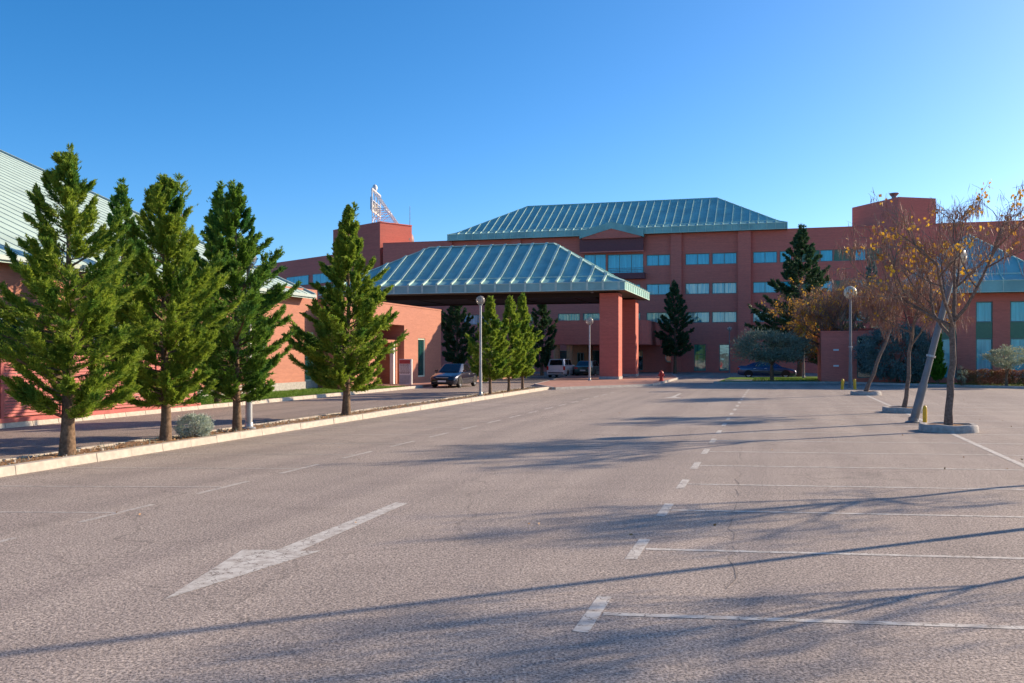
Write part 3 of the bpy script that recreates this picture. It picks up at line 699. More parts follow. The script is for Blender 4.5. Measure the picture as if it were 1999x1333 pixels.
# ------------------------------------------------------------------ main hotel
FWL = 104.3
H = Bld('hotel_building', 'long red brick hotel of five storeys with a hipped green metal roof', 'hotel', -6, FWL)
s_l, s_r = -46.0, 25.0
ZP = 15.55
rects = []
def wr(x0, y0, x1, y1, nm=1, pane='pane_blue', **k):
    a0, z1 = FW(x0, y0, FWL); a1, z0 = FW(x1, y1, FWL); rects.append((a0, a1, z0, z1, nm, pane, k))
rowz = {}
for yA, yB, key in ((494, 516, 'A'), (552, 573.5, 'B'), (608.5, 629.5, 'C')):
    rowz[key] = (FW(1385, yB, FWL)[1], FW(1385, yA, FWL)[1])
def row(key, x0, x1, nm=1, pane='pane_blue', **k):
    a0 = FW(x0, 600, FWL)[0]; a1 = FW(x1, 600, FWL)[0]; rects.append((a0, a1, rowz[key][0], rowz[key][1], nm, pane, k))
for key, pn in (('A', ('pane_blue',)*6), ('B', ('pane_blue', 'pane_pale', 'pane_pale', 'pane_blue', 'pane_blue', 'pane_blue')), ('C', ('pane_pale', 'pane_pale', 'pane_pale', 'pane_pale', 'pane_pale', 'pane_blue'))):
    row(key, 1262, 1308, 1, pn[0]); row(key, 1338, 1385, 1, pn[1]); row(key, 1390, 1438, 1, pn[2]); row(key, 1470, 1517, 1, pn[3]); row(key, 1522, 1545, 0, pn[4])
    for x0, x1, p, nm in ((1556, 1578, 'spandrel', 0), (1579, 1600, 'spandrel', 0), (1601, 1626, 'pane_blue', 0), (1627, 1666, 'spandrel', 0), (1667, 1690, 'pane_blue', 0), (1691, 1749, 'spandrel', 1), (1860, 1895, 'pane_blue', 1)):
        row(key, x0, x1, nm, p)
row('C', 1089, 1132, 1, 'pane_pale'); row('C', 1138, 1176, 1, 'pane_pale'); row('C', 1184, 1250, 2, 'pane_pale')
row('B', 1150, 1250, 3, 'pane_blue'); row('B', 905, 960, 1, 'pane_blue'); row('C', 905, 960, 1, 'pane_blue'); row('C', 985, 1040, 1, 'pane_dark')
wr(1140, 497, 1183, 533, 1); wr(1186, 497, 1256, 533, 2)
wr(1355, 672, 1378, 724, 0, 'pane_green', hbar=2.0); wr(1404, 672, 1425, 724, 0, 'pane_green')
wr(930, 700, 946, 721.5, 0, 'pane_dark'); wr(985, 690, 1010, 721.5, 1, 'pane_dark')
wr(1090, 684, 1255, 722.5, 7, 'pane_dark')
mb = MB()
wall_open(mb, front, FWL, s_l, s_r, -.02, ZP, [r[:4] for r in rects], .24)
DEP = 17.0
mb.quad((s_l, FWL, -.02), (s_l, FWL, ZP), (s_l, FWL+DEP, ZP), (s_l, FWL+DEP, -.02)); mb.quad((s_r, FWL, -.02), (s_r, FWL+DEP, -.02), (s_r, FWL+DEP, ZP), (s_r, FWL, ZP))
mb.quad((s_l, FWL+DEP, -.02), (s_l, FWL+DEP, ZP), (s_r, FWL+DEP, ZP), (s_r, FWL+DEP, -.02))
mb.quad((s_l, FWL, ZP-.02), (s_r, FWL, ZP-.02), (s_r, FWL+DEP, ZP-.02), (s_l, FWL+DEP, ZP-.02))
for x0, x1 in ((s_l, -37.0), (.95, s_r)):               # parapet copings outside the hipped roof
    mb.box(x0, x1, FWL-.05, FWL+.3, ZP+.002, ZP+.09)
mb.build('wall', M['brick_dark'], H.t)
for a0, a1, z0, z1, nm, pane, k in rects: window(H.t, front, FWL, a0, a1, z0, z1, nm, pane, **k)
# shallow pilasters and the bays between them
for x0, x1, dp, zb in ((1310, 1331, .35, .0), (1441, 1466, .45, 3.0), (1000, 1018, .35, .0), (868, 884, .35, .0)):
    a0 = FW(x0, 600, FWL)[0]; a1 = FW(x1, 600, FWL)[0]
    mb = MB(); mb.box(a0, a1, FWL-dp, FWL-.003, zb, ZP-.06); mb.build('pilaster', M['brick_dark'], H.t)
a0, a1 = FW(1434, 600, FWL)[0], FW(1500, 600, FWL)[0]
mb = MB(); mb.box(a0, a1, FWL-.5, FWL-.003, 2.75, 2.95); mb.build('ledge', M['beam'], H.t)
# round window
a, z = FW(1308, 698, FWL); mb = MB(); prof = [(.56, 0), (.56, -.09), (.47, -.09), (.47, -.03)]
n = 28
mb.lathe([(r_, d_) for r_, d_ in prof], n, (0, 0, 0)); mb.v = [(a+x, FWL+zz, z+y) for x, y, zz in mb.v]
f = mb.build('round_window', M['pale_frame'], H.t, True)
mb = MB(); mb.quad(*[(a+.48*math.cos(2*math.pi*j/n), FWL-.03, z+.48*math.sin(2*math.pi*j/n)) for j in range(n)])
mb.build('pane', pane_mat('pale_green_glass', (.24, .46, .24), (.30, .54, .30), .15), f)
# main roof
sR = FW(1537, 446, FWL-.9)[0]; sL = FW(873, 470, FWL-.9)[0]; zE = FW(1537, 446, FWL-.9)[1]
rf = hip_roof(H.t, sL, sR, FWL-.9, FWL-.9+15.6, zE-.02, .72, .95, zE+1.02, 20.45, .93, .06, .09, start=.4)
# pediment over the balcony bay
sp, zp = FW(1193, 432, FWL-1.15); sa, za = FW(1131, 464, FWL-1.15); sb_, zb_ = FW(1256, 457, FWL-1.15)
zlo = (za+zb_)/2
mb = MB()
def ped(s0, z0, s1, z1, th):
    mb.hexa([(s0, FWL-1.15, z0-th), (s1, FWL-1.15, z1-th), (s1, FWL+3.6, z1-th), (s0, FWL+3.6, z0-th)], [(s0, FWL-1.15, z0), (s1, FWL-1.15, z1), (s1, FWL+3.6, z1), (s0, FWL+3.6, z0)])
ped(sa, zlo+.62, sp, zp, .80); ped(sp, zp, sb_, zlo+.62, .80)
mb.build('pediment', M['roof'], rf)
mb = MB(); tri = [(sa+.25, zlo-.13), (sb_-.25, zlo-.13), (sp, zp-.79)]
mb.v = [(x, FWL-1.06, z) for x, z in tri]+[(x, FWL-.5, z) for x, z in tri]; mb.f = [(0, 1, 2), (5, 4, 3), (0, 3, 4, 1), (1, 4, 5, 2), (2, 5, 3, 0)]; mb.mi = [0]*5
mb.box(sa+.3, sb_-.3, FWL-1.04, FWL-.004, zlo-.24, zlo-.135)
mb.build('gable_panel', M['brick_dark'], H.t)
# blank sign box and balcony
plum = simple('plum_panel', (.17, .055, .06), .7)
a0, z1 = FW(1131.5, 466, FWL-.7); a1, z0 = FW(1256, 488, FWL-.7)
mb = MB(); mb.box(a0, a1, FWL-.7, FWL-.56, z0, z1); mb.m = 1
mb.box(a0-.05, a1+.05, FWL-.76, FWL-.56, z0-.14, z0-.003); mb.box(a0-.05, a1+.05, FWL-.74, FWL-.56, z1+.003, z1+.07)
mb.build('sign_box', [plum, M['brick_dark']], H.t)
a0, zt = FW(1186, 529, FWL-.9); a1, zb2 = FW(1258, 543, FWL-.9)
mb = MB(); mb.box(a0, a1, FWL-.9, FWL-.003, zb2, zt-.25); mb.build('balcony', plum, H.t)
mb = MB(); 
for zz in (zt-.08, zt+.1, zt+.28): mb.tube([(a0+.05, FWL-.85, zz), (a1-.05, FWL-.85, zz)], .025, 6)
for k in range(5):
    xx = a0+.06+(a1-a0-.12)*k/4; mb.tube([(xx, FWL-.85, zt-.26), (xx, FWL-.85, zt+.29)], .022, 6)
mb.build('railing', M['frame'], H.t)
# porch block in front of the main entrance
wp = 92.4; a0, z1 = FW(1070, 626, wp); a1, z0 = FW(1262, 672, wp)
pts = [(a0, wp), (a1-1.2, wp), (a1-.5, wp+.25), (a1-.1, wp+.8), (a1, wp+1.6), (a1, FWL-.003), (a0, FWL-.003)]
mb = MB(); mb.prism(pts, z0, z1); mb.build('porch_block', M['brick_dark'], H.t)
tan = simple('lit_orange_paint', (.52, .26, .13), .8)  # orange of the columns; for the porch brick, light put into the colour
for x in (1087, 1112, 1205, 1240):
    a = FW(x, 700, wp+.7)[0]; mb = MB(); mb.tube([(a, wp+.7, 0), (a, wp+.7, z0-.003)], .33, 16); mb.m = 1; mb.tube([(a, wp+.7, 0), (a, wp+.7, .3)], .37, 16); mb.build('column', [tan, M['concrete']], H.t, True)
a0b, a1b = FW(1122, 700, wp+5)[0], FW(1150, 700, wp+5)[0]
mb = MB(); mb.box(a0b, a1b, wp+4, wp+7, 0, z0-.003); mb.build('porch_wall', tan, H.t)
w_ = window(H.t, front, wp+3.8, a0b+.5, a1b-.35, 1.0, 2.2, 1, 'pane_dark', back=.2)
# wing running back to the left, and its stair tower
dxl, dyl = -.687, .727; A0 = to_lot(-16.15, 114.0)
def rot_dir(dx, dy): a = to_lot(0, 0); b = to_lot(dx, dy); return (b[0]-a[0], b[1]-a[1])
dl = rot_dir(dxl, dyl); dn = rot_dir(.727, .687)
def along(p, d, t): return (p[0]+d[0]*t, p[1]+d[1]*t)
Bp = along(A0, dl, 46)
mb = MB(); mb.prism([Bp, A0, along(A0, dn, 14), along(Bp, dn, 14)], 0, 15.2); mb.build('wing_wall', M['brick_dark'], H.t)
nl_ = (-dn[0], -dn[1])
for t0_, t1_ in ((3, 9), (10, 16), (17, 23), (24, 30), (31, 37)):
    for zz in (12.3-.7, 9.0-.7):
        p, q = along(along(A0, dl, t0_), nl_, .03), along(along(A0, dl, t1_), nl_, .03)
        p2, q2 = along(p, nl_, .05), along(q, nl_, .05)
        f = MB(); f.prism([q, p, along(p, nl_, .045), along(q, nl_, .045)][::1], zz-.08, zz+1.28); fo = f.build('window', M['frame'], H.t)
        for k in range(3):
            u0, u1 = along(q2, (-dl[0], -dl[1]), .12+k*1.95), along(q2, (-dl[0], -dl[1]), 1.98+k*1.95)
            g = MB(); g.quad((*u0, zz), (*u1, zz), (*u1, zz+1.2), (*u0, zz+1.2)); g.build('pane', M['pane_blue'], fo)
tc = along(A0, nl_, .25); zt_ = 18.3
ptsT = [tc, along(tc, dn, 4.9), along(along(tc, dn, 4.9), dl, 11.5)]
cen = along(along(tc, dl, 10.3), dn, 2.0)
e1 = along(tc, dl, 10.2)
arc = [along(along(e1, dl, 1.5*math.sin(a)), dn, 1.5*(1-math.cos(a))) for a in (1.5, 1.1, .75, .4, 0)]
mb = MB(); mb.prism(ptsT + arc, 0, zt_); mb.m = 1
mb.prism([along(along(p, (p[0]-cen[0], p[1]-cen[1]), .008), (0, 0), 0) for p in ptsT+arc], zt_+.002, zt_+.1)
mb.build('stair_tower', [M['brick'], M['brick_dark']], H.t)
# right stair tower and far right wing
cx_, cy_ = to_lot(39.8, 95.0); d1 = rot_dir(-.295, .955); d2 = rot_dir(.975, .22)
c0 = (cx_, cy_)
mb = MB(); mb.prism([c0, along(c0, d2, 4.4), along(along(c0, d2, 4.4), d1, 7.4), along(c0, d1, 7.4)], 0, 18.25); mb.build('stair_tower', M['brick_dark'], H.t)
# small things on the towers
H.done()
p = along(c0, d1, 1.6); p = (p[0]+.6, p[1])
t = thing('roof_vent', 'small bowl topped vent on the right stair tower roof', 'vent', *p, 18.25)
mb = MB(); mb.lathe([(.25, 0), (.25, .3), (.5, .55), (.5, .6), (.01, .62)], 14); mb.build('vent_bowl', M['steel_dark'], t, True)

# rooftop sign of white lattice steel on the left tower
so = along(along(tc, dl, 2.6), dn, .6)
sg = thing('roof_sign', 'white steel lattice sign frame with weathered letters on the left tower roof', 'sign', *so, zt_+.1)
d_sign = (-.2245, .976)                                     # seen almost end on
Ls = 5.6; ln_ = math.hypot(*d_sign); ax, ay = d_sign[0]/ln_, d_sign[1]/ln_; bx_, by_ = ay, -ax
P3 = lambda t, z, d=0: (ax*t+bx_*d, ay*t+by_*d, z)
mb = MB()
for t_ in (0, Ls): mb.tube([P3(t_, 1.7), P3(t_, 4.5)], .09, 6)
mb.tube([P3(0, 4.5), P3(Ls, 4.5)], .10, 6); mb.tube([P3(0, 1.7), P3(Ls, 1.7)], .10, 6); mb.tube([P3(0, 3.1), P3(Ls, 3.1)], .05, 5)
for k in range(1, 3): mb.tube([P3(Ls*k/3, 1.7), P3(Ls*k/3, 4.5)], .04, 5)
for t_ in (.3, 1.9, 3.7, 5.3):
    mb.tube([P3(t_, 0), P3(t_, 4.4)], .07, 6); mb.tube([P3(t_, 4.3), P3(t_, 0, 3.0)], .06, 6); mb.tube([P3(t_, 2.0), P3(t_, 2.0, 1.55)], .05, 5); mb.tube([P3(t_, .9), P3(t_, .9, 2.3)], .04, 5); mb.tube([P3(t_, .9), P3(t_, 2.0, 1.55)], .04, 5)
mb.tube([P3(.3, 2.0, 1.55), P3(5.3, 2.0, 1.55)], .07, 6); mb.tube([P3(.3, .2), P3(2.4, 1.6)], .045, 5); mb.tube([P3(3.7, .2), P3(5.3, 1.6)], .045, 5)
mb.build('sign_frame', M['white_steel'], sg)
for k, (tt, zz, hh) in enumerate(((.2, 1.9, 1.6), (1.1, 1.9, 1.3), (2.0, 1.9, 1.3), (2.9, 1.9, 1.3), (3.8, 1.9, 1.3), (4.7, 1.9, 1.3))):
    mb = MB()
    a_, b_ = P3(tt, 0, -.16), P3(tt+.62, 0, -.16); q = P3(0, 0, .12)
    for (u0, u1, v0, v1) in ((0, .2, 0, 1), (.2, 1, 0, .16) if k % 2 else (.2, 1, .84, 1), (.8, 1, .17, .83), (.2, .8, .42, .58)):
        x0, y0, _ = P3(tt+.7*u0, 0, -.24); x1, y1, _ = P3(tt+.7*u1, 0, -.24); ox, oy = bx_*.13, by_*.13
        mb.hexa([(x0, y0, zz+hh*v0), (x0+ox, y0+oy, zz+hh*v0), (x1+ox, y1+oy, zz+hh*v0), (x1, y1, zz+hh*v0)], [(x0, y0, zz+hh*v1), (x0+ox, y0+oy, zz+hh*v1), (x1+ox, y1+oy, zz+hh*v1), (x1, y1, zz+hh*v1)])
    mb.build('letter', M['letters'], sg)
mb = MB(); mb.sphere(P3(2.4, 4.95, -.1), .33, 12, 8, 1.5); mb.build('sign_emblem', M['white_steel'], sg, True)
pm = along(tc, dn, 4.6)
t = thing('antenna_mast', 'thin grey antenna mast on the left tower edge', 'antenna', *pm, zt_+.1); mb = MB(); mb.tube([(0, 0, 0), (0, 0, 2.4)], [.05, .03], 6); mb.build('mast', M['steel'], t, True)
pm = along(along(tc, dn, 5.15), dl, .4)
t = thing('satellite_dish', 'round brown satellite dish on the side of the left tower', 'dish', *pm, 15.4)
mb = MB(); mb.lathe([(.02, .25), (.4, .2), (.75, .04), (.95, -.12), (.93, -.15), (.7, -.02), (.02, .2)], 20, (0, 0, 1.2), 'x'); mb.build('dish', simple('dish_brown', (.22, .12, .11), .6), t, True)
mb = MB(); mb.tube([(-.2, 0, 0), (-.2, 0, 1.2), (.2, 0, 1.2)], .05, 6); mb.build('bracket', M['steel_dark'], t)

# ------------------------------------------------------------------ portico
KS, KW = -10.6, 68.0
t = thing('portico', 'drive-through portico with green hipped metal roof on two brick pillars', 'portico', -16, 69.7); off = (16, -69.7, 0)
rf = hip_roof(t, KS-25.1, KS, KW, KW+14.0, 6.81, .65, 1.35, 7.97, 11.27, 1.2, .20, .16, start=.55)
for wa in (69.25, 78.2):
    mb = MB(); mb.box(-12.73, -11.27, wa, wa+1.7, .36, 6.69); p_ = mb.build('pillar', M['brick'], t, False, .012)
    mb = MB(); mb.box(-12.76, -11.24, wa-.03, wa+1.73, .13, .36); mb.build('plinth', M['concrete'], p_)
    mb = MB(); mb.box(-12.45, -11.5, wa+.25, wa+1.4, 6.69, 6.82); mb.build('pillar_cap', M['beam'], p_)
mb = MB(); x0, x1, y0, y1 = KS-22.4, KS-1.7, KW+2.1, KW+11.4
mb.box(x0, x1, y0, y0+.35, 6.45, 6.818); mb.box(x0, x1, y1-.35, y1, 6.45, 6.818); mb.box(x0, x0+.35, y0+.352, y1-.352, 6.45, 6.816)
for k in range(1, 5): xx = x0+(x1-x0-1.6)*k/4.4; mb.box(xx, xx+.3, y0+.352, y1-.352, 6.49, 6.817)
mb.quad((x0, y0, 6.55), (x0, y1, 6.55), (x1-1.5, y1, 6.55), (x1-1.5, y0, 6.55))
mb.build('beams', M['beam'], t)
mb = MB(); mb.lathe([(.02, -.14), (.12, -.12), (.14, 0)], 12, (KS-2.6, KW+.75, 6.81)); mb.build('ceiling_lamp', M['steel_dark'], t, True)
for ch in t.children: ch.location = off

# ------------------------------------------------------------------ conference wing and big-roofed hall
B = Bld('conference_wing', 'sunlit orange brick low wing with entrance door and slit window', 'building', -26, 55)
SW_ = -23.3; w0_, w1_ = 47.5, 63.2; ZT = 5.2
wa, za = FS(816, 660, SW_); wb, zb = FS(830, 735, SW_)
slit = (wa, wb, zb, za); door = (51.9, FS(789, 664, SW_)[0], .13, 3.95)
mb = MB(); wall_open(mb, right_face, SW_, w0_, w1_, 0, ZT, [slit], .25) if False else None
wall_open(mb, right_face, SW_, w0_, w1_, 0, ZT, [slit, door], .25)
mb.quad((SW_, w0_, 0), (SW_, w0_, ZT), (-42, w0_, ZT), (-42, w0_, 0)); mb.quad((SW_, w1_, 0), (-42, w1_, 0), (-42, w1_, ZT), (SW_, w1_, ZT))
mb.quad((SW_, w0_, ZT-.3), (SW_, w1_, ZT-.3), (-42, w1_, ZT-.3), (-42, w0_, ZT-.3))
mb.box(SW_-.28, SW_+.03, w0_-.03, w1_+.03, ZT+.002, ZT+.10)
# entrance recess, carried up over the door and deepened to hold shade
d0, d1_ = door[0], door[1]; xb = SW_-2.6
mb.quad((SW_-.25, d0, .13), (SW_-.25, d0, 3.95), (xb, d0, 3.95), (xb, d0, .13)); mb.quad((SW_-.25, d1_, .13), (xb, d1_, .13), (xb, d1_, 3.95), (SW_-.25, d1_, 3.95))
mb.quad((xb, d0, 2.8), (xb, d1_, 2.8), (xb, d1_, 3.95), (xb, d0, 3.95)); mb.quad((SW_-.25, d0, 3.95), (SW_-.25, d1_, 3.95), (xb, d1_, 3.95), (xb, d0, 3.95))
mb.build('wall', M['brick_pale'], B.t)
window(B.t, right_face, SW_, slit[0], slit[1], slit[2], slit[3], 0, 'pane_dark', 'pale_frame', .10, .10, .25)
window(B.t, right_face, xb, d0, d1_, .13, 2.8, 3, 'pane_dark', 'pale_frame', .06, .08, .15, hbar=2.25, name='door')
for wv, m_ in ((d1_-.55, M['brick_pale']), (d1_-.95, M['white'])):
    mb = MB(); mb.box(SW_-.55, SW_-.3, wv-.12, wv+.12, .13, 2.8); mb.build('post', m_, B.t)
mb = MB(); mb.box(SW_-2.58, SW_-.26, d0+.004, d1_-.004, 2.8, 2.98); mb.build('door_canopy', M['brick_pale'], B.t)
B.done()
Hh = Bld('hall_building', 'red brick hall with a large pale metal pitched roof', 'building', -30, 32)
SH = -25.0
hw = FS(48, 620, SH); ops = [(hw[0]-2.6, hw[0], 1.35, 3.35), (hw[0]-7.2, hw[0]-4.4, 1.35, 3.35), (hw[0]+3.4, hw[0]+6.0, 1.35, 3.35), (hw[0]+8.6, hw[0]+11.2, 1.35, 3.35)]
n1 = FS(596, 648, SH); n2 = FS(613, 740, SH); ops2 = [(n1[0], n2[0], .55, 3.3), (n1[0]-5.0, n1[0]-4.2, .55, 3.3)]
ops += [ops2[1]] if ops2[1][0] > ops[3][1] else []
mb = MB()
wall_open(mb, right_face, SH, 8, 43.4, 0, 5.28, [o for o in ops if o[1] < 43.3], .25)
wall_open(mb, right_face, SH, 43.4, 47.49, 0, 5.7, [ops2[0]], .25)
mb.quad((SH, 43.4, 5.28), (SH, 43.4, 5.7), (SH-.4, 43.4, 5.7), (SH-.4, 43.4, 5.28)); mb.quad((SH, 43.4, 5.7), (SH, 47.49, 5.7), (SH-.4, 47.49, 5.7), (SH-.4, 43.4, 5.7)); mb.quad((SH, 47.49, 0), (SH-8, 47.49, 0), (SH-8, 47.49, 5.7), (SH, 47.49, 5.7))
mb.quad((SH, 8, 0), (SH, 8, 5.28), (-70, 8, 5.28), (-70, 8, 0)); mb.quad((SH-.4, 45.8, 5), (-47, 45.8, 14.7), (-47, 45.8, 5)); mb.quad((SH, 45.8, 0), (-70, 45.8, 0), (-70, 45.8, 5.3), (SH, 45.8, 5.3)) if False else None
mb.quad((-47, 45.8, 5), (-47, 45.8, 14.7), (-69, 45.8, 5.2)); mb.quad((SH-8, 47.49, 0), (-70, 47.49, 0), (-70, 47.49, 5.2), (SH-8, 47.49, 5.2))
mb.build('wall', M['brick_pale'], Hh.t)
mb = MB(); mb.box(SH+.002, SH+.05, 8, 47.45, .1, .55); mb.build('plinth', M['concrete'], Hh.t)
for o in ops:
    if o[1] < 43.3: window(Hh.t, right_face, SH, *o[:4], 1, 'pane_dark' if o[3] > 3.32 else 'pane_green', 'pale_frame', .10, .09, .25, hbar=2.2 if o[3] > 3.32 else None)
window(Hh.t, right_face, SH, *ops2[0], 0, 'pane_green', 'pale_frame', .10, .09, .25)
mb = MB(); xe, ze, xr, zr_ = -24.35, 5.32, -47.0, 15.06; w1h = 46.0
mb.hexa([(xr, 7.5, zr_-.22), (xe, 7.5, ze-.22), (xe, w1h, ze-.22), (xr, w1h, zr_-.22)], [(xr, 7.5, zr_), (xe, 7.5, ze), (xe, w1h, ze), (xr, w1h, zr_)])
mb.hexa([(-69.6, 7.5, ze-.22), (xr, 7.5, zr_-.22), (xr, w1h, zr_-.22), (-69.6, w1h, ze-.22)], [(-69.6, 7.5, ze), (xr, 7.5, zr_), (xr, w1h, zr_), (-69.6, w1h, ze)])
mb.m = 1; k = 7.8
while k < w1h:
    mb.bar((xr, k, zr_+.012), (xe, k, ze+.012), .04, .02); k += .78
mb.bar((xr, w1h, zr_+.03), (xe, w1h, ze+.03), .14, .16); mb.bar((xe+.04, 7.5, ze-.06), (xe+.04, w1h, ze-.06), .12, .16)
mb.build('roof', [M['roof_pale'], simple('pale_seam', (.34, .42, .385), .5)], Hh.t)
Hh.done()
# red slatted fence beside the road
t = thing('slat_fence', 'red slatted fence standing on the kerb beside the road', 'fence', -20.95, 25)
we = S(373, 791, .15)[1]; wst = 12.0; nf = 8; stp = (we-wst)/nf
mb = MB()
for k in range(20):
    z = .30+k*.088
    if z > 2.05: break
    for j in range(nf): mb.hexa([(-.03, wst+j*stp+.07-25, z), (.03, wst+j*stp+.07-25, z), (.03, wst+(j+1)*stp-.07-25, z), (-.03, wst+(j+1)*stp-.07-25, z)], [(-.05, wst+j*stp+.07-25, z+.07), (.01, wst+j*stp+.07-25, z+.07), (.01, wst+(j+1)*stp-.07-25, z+.07), (-.05, wst+(j+1)*stp-.07-25, z+.07)])
mb.build('slats', M['slat'], t)
for j in range(nf+1):
    mb = MB(); w = wst+j*stp-25; mb.box(-.06, .06, w-.06, w+.06, .15, 2.15); mb.build('post', M['slat'], t)
mb = MB(); mb.box(-.12, .22, wst-25, we-25+.05, .151, .27); mb.build('fence_base', M['slat'], t)

# ------------------------------------------------------------------ right pavilion and low block
B = Bld('pavilion_building', 'brick pavilion with tall windows and a blue green pyramid roof', 'building', 12.5, 67)
PW = 68.4; pa0, pa1 = 9.4, 17.7
hip_roof(B.t, 8.37, 18.4, 67.3, 77.3, 6.15, .80, 1.0, 7.42, 10.58, 1.35, .07, .10, start=.6)
ops = []
for x0, x1 in ((1838, 1868), (1905, 1938), (1972, 2006), (2035, 2060)):
    a0 = FW(x0, 600, PW)[0]; a1 = FW(x1, 600, PW)[0]
    if a1 < pa1-.1: ops += [(a0, a1, .43, 5.6)]
mb = MB(); wall_open(mb, front, PW, pa0, pa1, 0, 6.17, ops, .25)
mb.quad((pa0, PW, 0), (pa0, PW, 6.17), (pa0, 76.4, 6.17), (pa0, 76.4, 0)); mb.quad((pa1, PW, 0), (pa1, 76.4, 0), (pa1, 76.4, 6.17), (pa1, PW, 6.17)); mb.quad((pa0, 76.4, 0), (pa0, 76.4, 6.17), (pa1, 76.4, 6.17), (pa1, 76.4, 0))
mb.build('wall', M['brick_dark'], B.t)
for a0, a1, z0, z1 in ops:
    window(B.t, front, PW, a0, a1, z0, 3.13, 0, 'pane_blue', back=.25); window(B.t, front, PW, a0, a1, 4.2, z1, 0, 'pane_blue', back=.25)
    mb = MB(); mb.box(a0+.004, a1-.004, PW+.06, PW+.2, 3.133, 4.197); mb.build('spandrel', M['spandrel'], B.t)
B.done()
B = Bld('low_block', 'single storey red brick block with a dark corner window', 'building', 5.5, 71)
LB = 68.6; a0 = FW(1603, 700, LB)[0]; a1 = 9.38
wa0, wz1 = FW(1673, 656, LB); wa1, wz0 = FW(1702, 738, LB)
mb = MB(); wall_open(mb, front, LB, a0, a1, 0, 3.6, [(wa0, wa1, max(.35, wz0), wz1)], .25)
mb.quad((a0, LB, 0), (a0, LB, 3.6), (a0, 74, 3.6), (a0, 74, 0)); mb.quad((a1, LB, 0), (a1, 74, 0), (a1, 74, 3.6), (a1, LB, 3.6)); mb.quad((a0, 74, 0), (a0, 74, 4), (a1, 74, 4), (a1, 74, 0)); mb.quad((a0, LB, 3.4), (a1, LB, 3.4), (a1, 74, 3.4), (a0, 74, 3.4))
mb.box(a0-.04, a1, LB-.04, LB+.25, 3.602, 3.69); mb.build('wall', M['brick_dark'], B.t)
window(B.t, front, LB, wa0, wa1, max(.35, wz0), wz1, 0, 'pane_dark', back=.25)
for x, y in ((1632, 683), (1632, 714)):
    sa_, sz_ = FW(x, y, LB); mb = MB(); mb.box(sa_-.18, sa_+.18, LB-.09, LB-.003, sz_-.06, sz_+.06); mb.build('wall_light', M['white'], B.t)
B.done()

# ------------------------------------------------------------------ lamps, bollards, tree pits, hydrant, sign
def lamp(label, s, w, z, Hp, r=.06, globe='globe_clear', gr=.22, lean=(0, 0), name='street_lamp', group=None, pole='steel', band=None):
    t = thing(name, label, 'street lamp', s, w, z, 0, group)
    mb = MB(); top = (lean[0]*Hp, lean[1]*Hp, Hp)
    at_ = lambda f: (top[0]*f, top[1]*f, Hp*f)
    mb.tube([at_(0), at_(.25), at_(.2501), at_(1)], [r*1.25, r*1.2, r, r*.85], 14)
    mb.build('pole', M[pole], t, True)
    mb = MB(); mb.lathe([(r*2.4, 0), (r*2.4, .03), (r*1.5, .06), (r*1.4, .16), (r*1.27, .17)], 14); mb.build('base_collar', M[pole], t, True)
    mb = MB(); c = (top[0], top[1], Hp+gr*.82); mb.sphere(c, gr, 28, 16); mb.build('globe', M[globe], t, True)
    mb = MB(); mb.tube([at_(.985), (top[0], top[1], Hp+.05)], [r*1.5, r*1.6], 12)
    if globe == 'globe_clear': mb.tube([(top[0], top[1], Hp), (top[0], top[1], Hp+gr*1.2)], [.05, .06], 10)
    mb.build('lamp_holder', M['steel_dark'], t, True)
    if band:
        mb = MB(); p, q = at_(band), at_(band+.012); mb.tube([p, q], [r*1.35, r*1.35], 14); mb.build('band', M['steel'], t, True)
    return t
SM = -13.3
def med(px):                      # a point on the planting strip's centre line in direction px
    a = (px-CX)/F; Y = SM/(a*VX+VY); return to_lot(a*Y, Y)
lamp('tall lamp with clear globe on the planting strip beside three small conifers', *med(938), .12, 4.32, .065, 'globe_clear', .21)
lamp('lamp post mostly hidden behind the third conifer of the strip', *med(486), .12, 4.3, .075, 'globe_clear', .21)
lamp('lamp with clear globe beside the front portico pillar', *S(1151, 743, .13), .13, 4.1, .06, 'globe_clear', .27, pole='steel')
s, w = SD(1424, 99); lamp('slim dark lamp in front of the hotel glass door', s, w, 0, 4.55, .07, 'globe_clear', .26, pole='steel_dark')
s, w = SD(1569, 76); lamp('slim dark lamp on the lawn behind the parked navy saloon', s, w, .1, 4.6, .07, 'globe_clear', .24, pole='steel_dark')
lamp('lamp with yellowed white globe between two yellow bollards', *S(1660, 757), 0, 5.5, .09, 'globe_white', .40, pole='steel_dark', band=.45)
lp = S(1783, 825); lamp('leaning lamp with yellowed white globe beside the nearest tree pit', *lp, 0, 4.75, .10, 'globe_white', .34, (.25, .05), pole='steel_dark', band=.42)
# street lamp just outside the picture: it throws the long thin shadow over the near stalls
lamp('lamp with white globe in the tree row beside the near stalls', 5.2, 14.3, 0, 7.8, .055, 'globe_white', .26, pole='steel_dark')

def bollard(label, s, w, h=.55, r=.062, lean=0):
    t = thing('bollard', label, 'bollard', s, w, 0, 0, 'yellow bollards'); t.rotation_euler = (0, lean, TH)
    mb = MB(); mb.lathe([(r, 0), (r, h*.72), (r*.93, h*.86), (r*.7, h*.95), (r*.35, h*.99), (.001, h)], 18); mb.build('post', M['yellow'], t, True)
    mb = MB(); mb.lathe([(r*1.6, 0), (r*1.6, .012), (r*1.02, .016)], 18); mb.build('base_plate', M['yellow'], t, True)
bollard('yellow bollard beside the leaning lamp and nearest tree pit', *S(1805.5, 827), .55)
bollard('yellow bollard left of the lamp with the big white globe', *S(1644, 760), .62, .085, .06)
bollard('yellow bollard right of the lamp with the big white globe', *S(1669, 760), .62, .085, -.03)

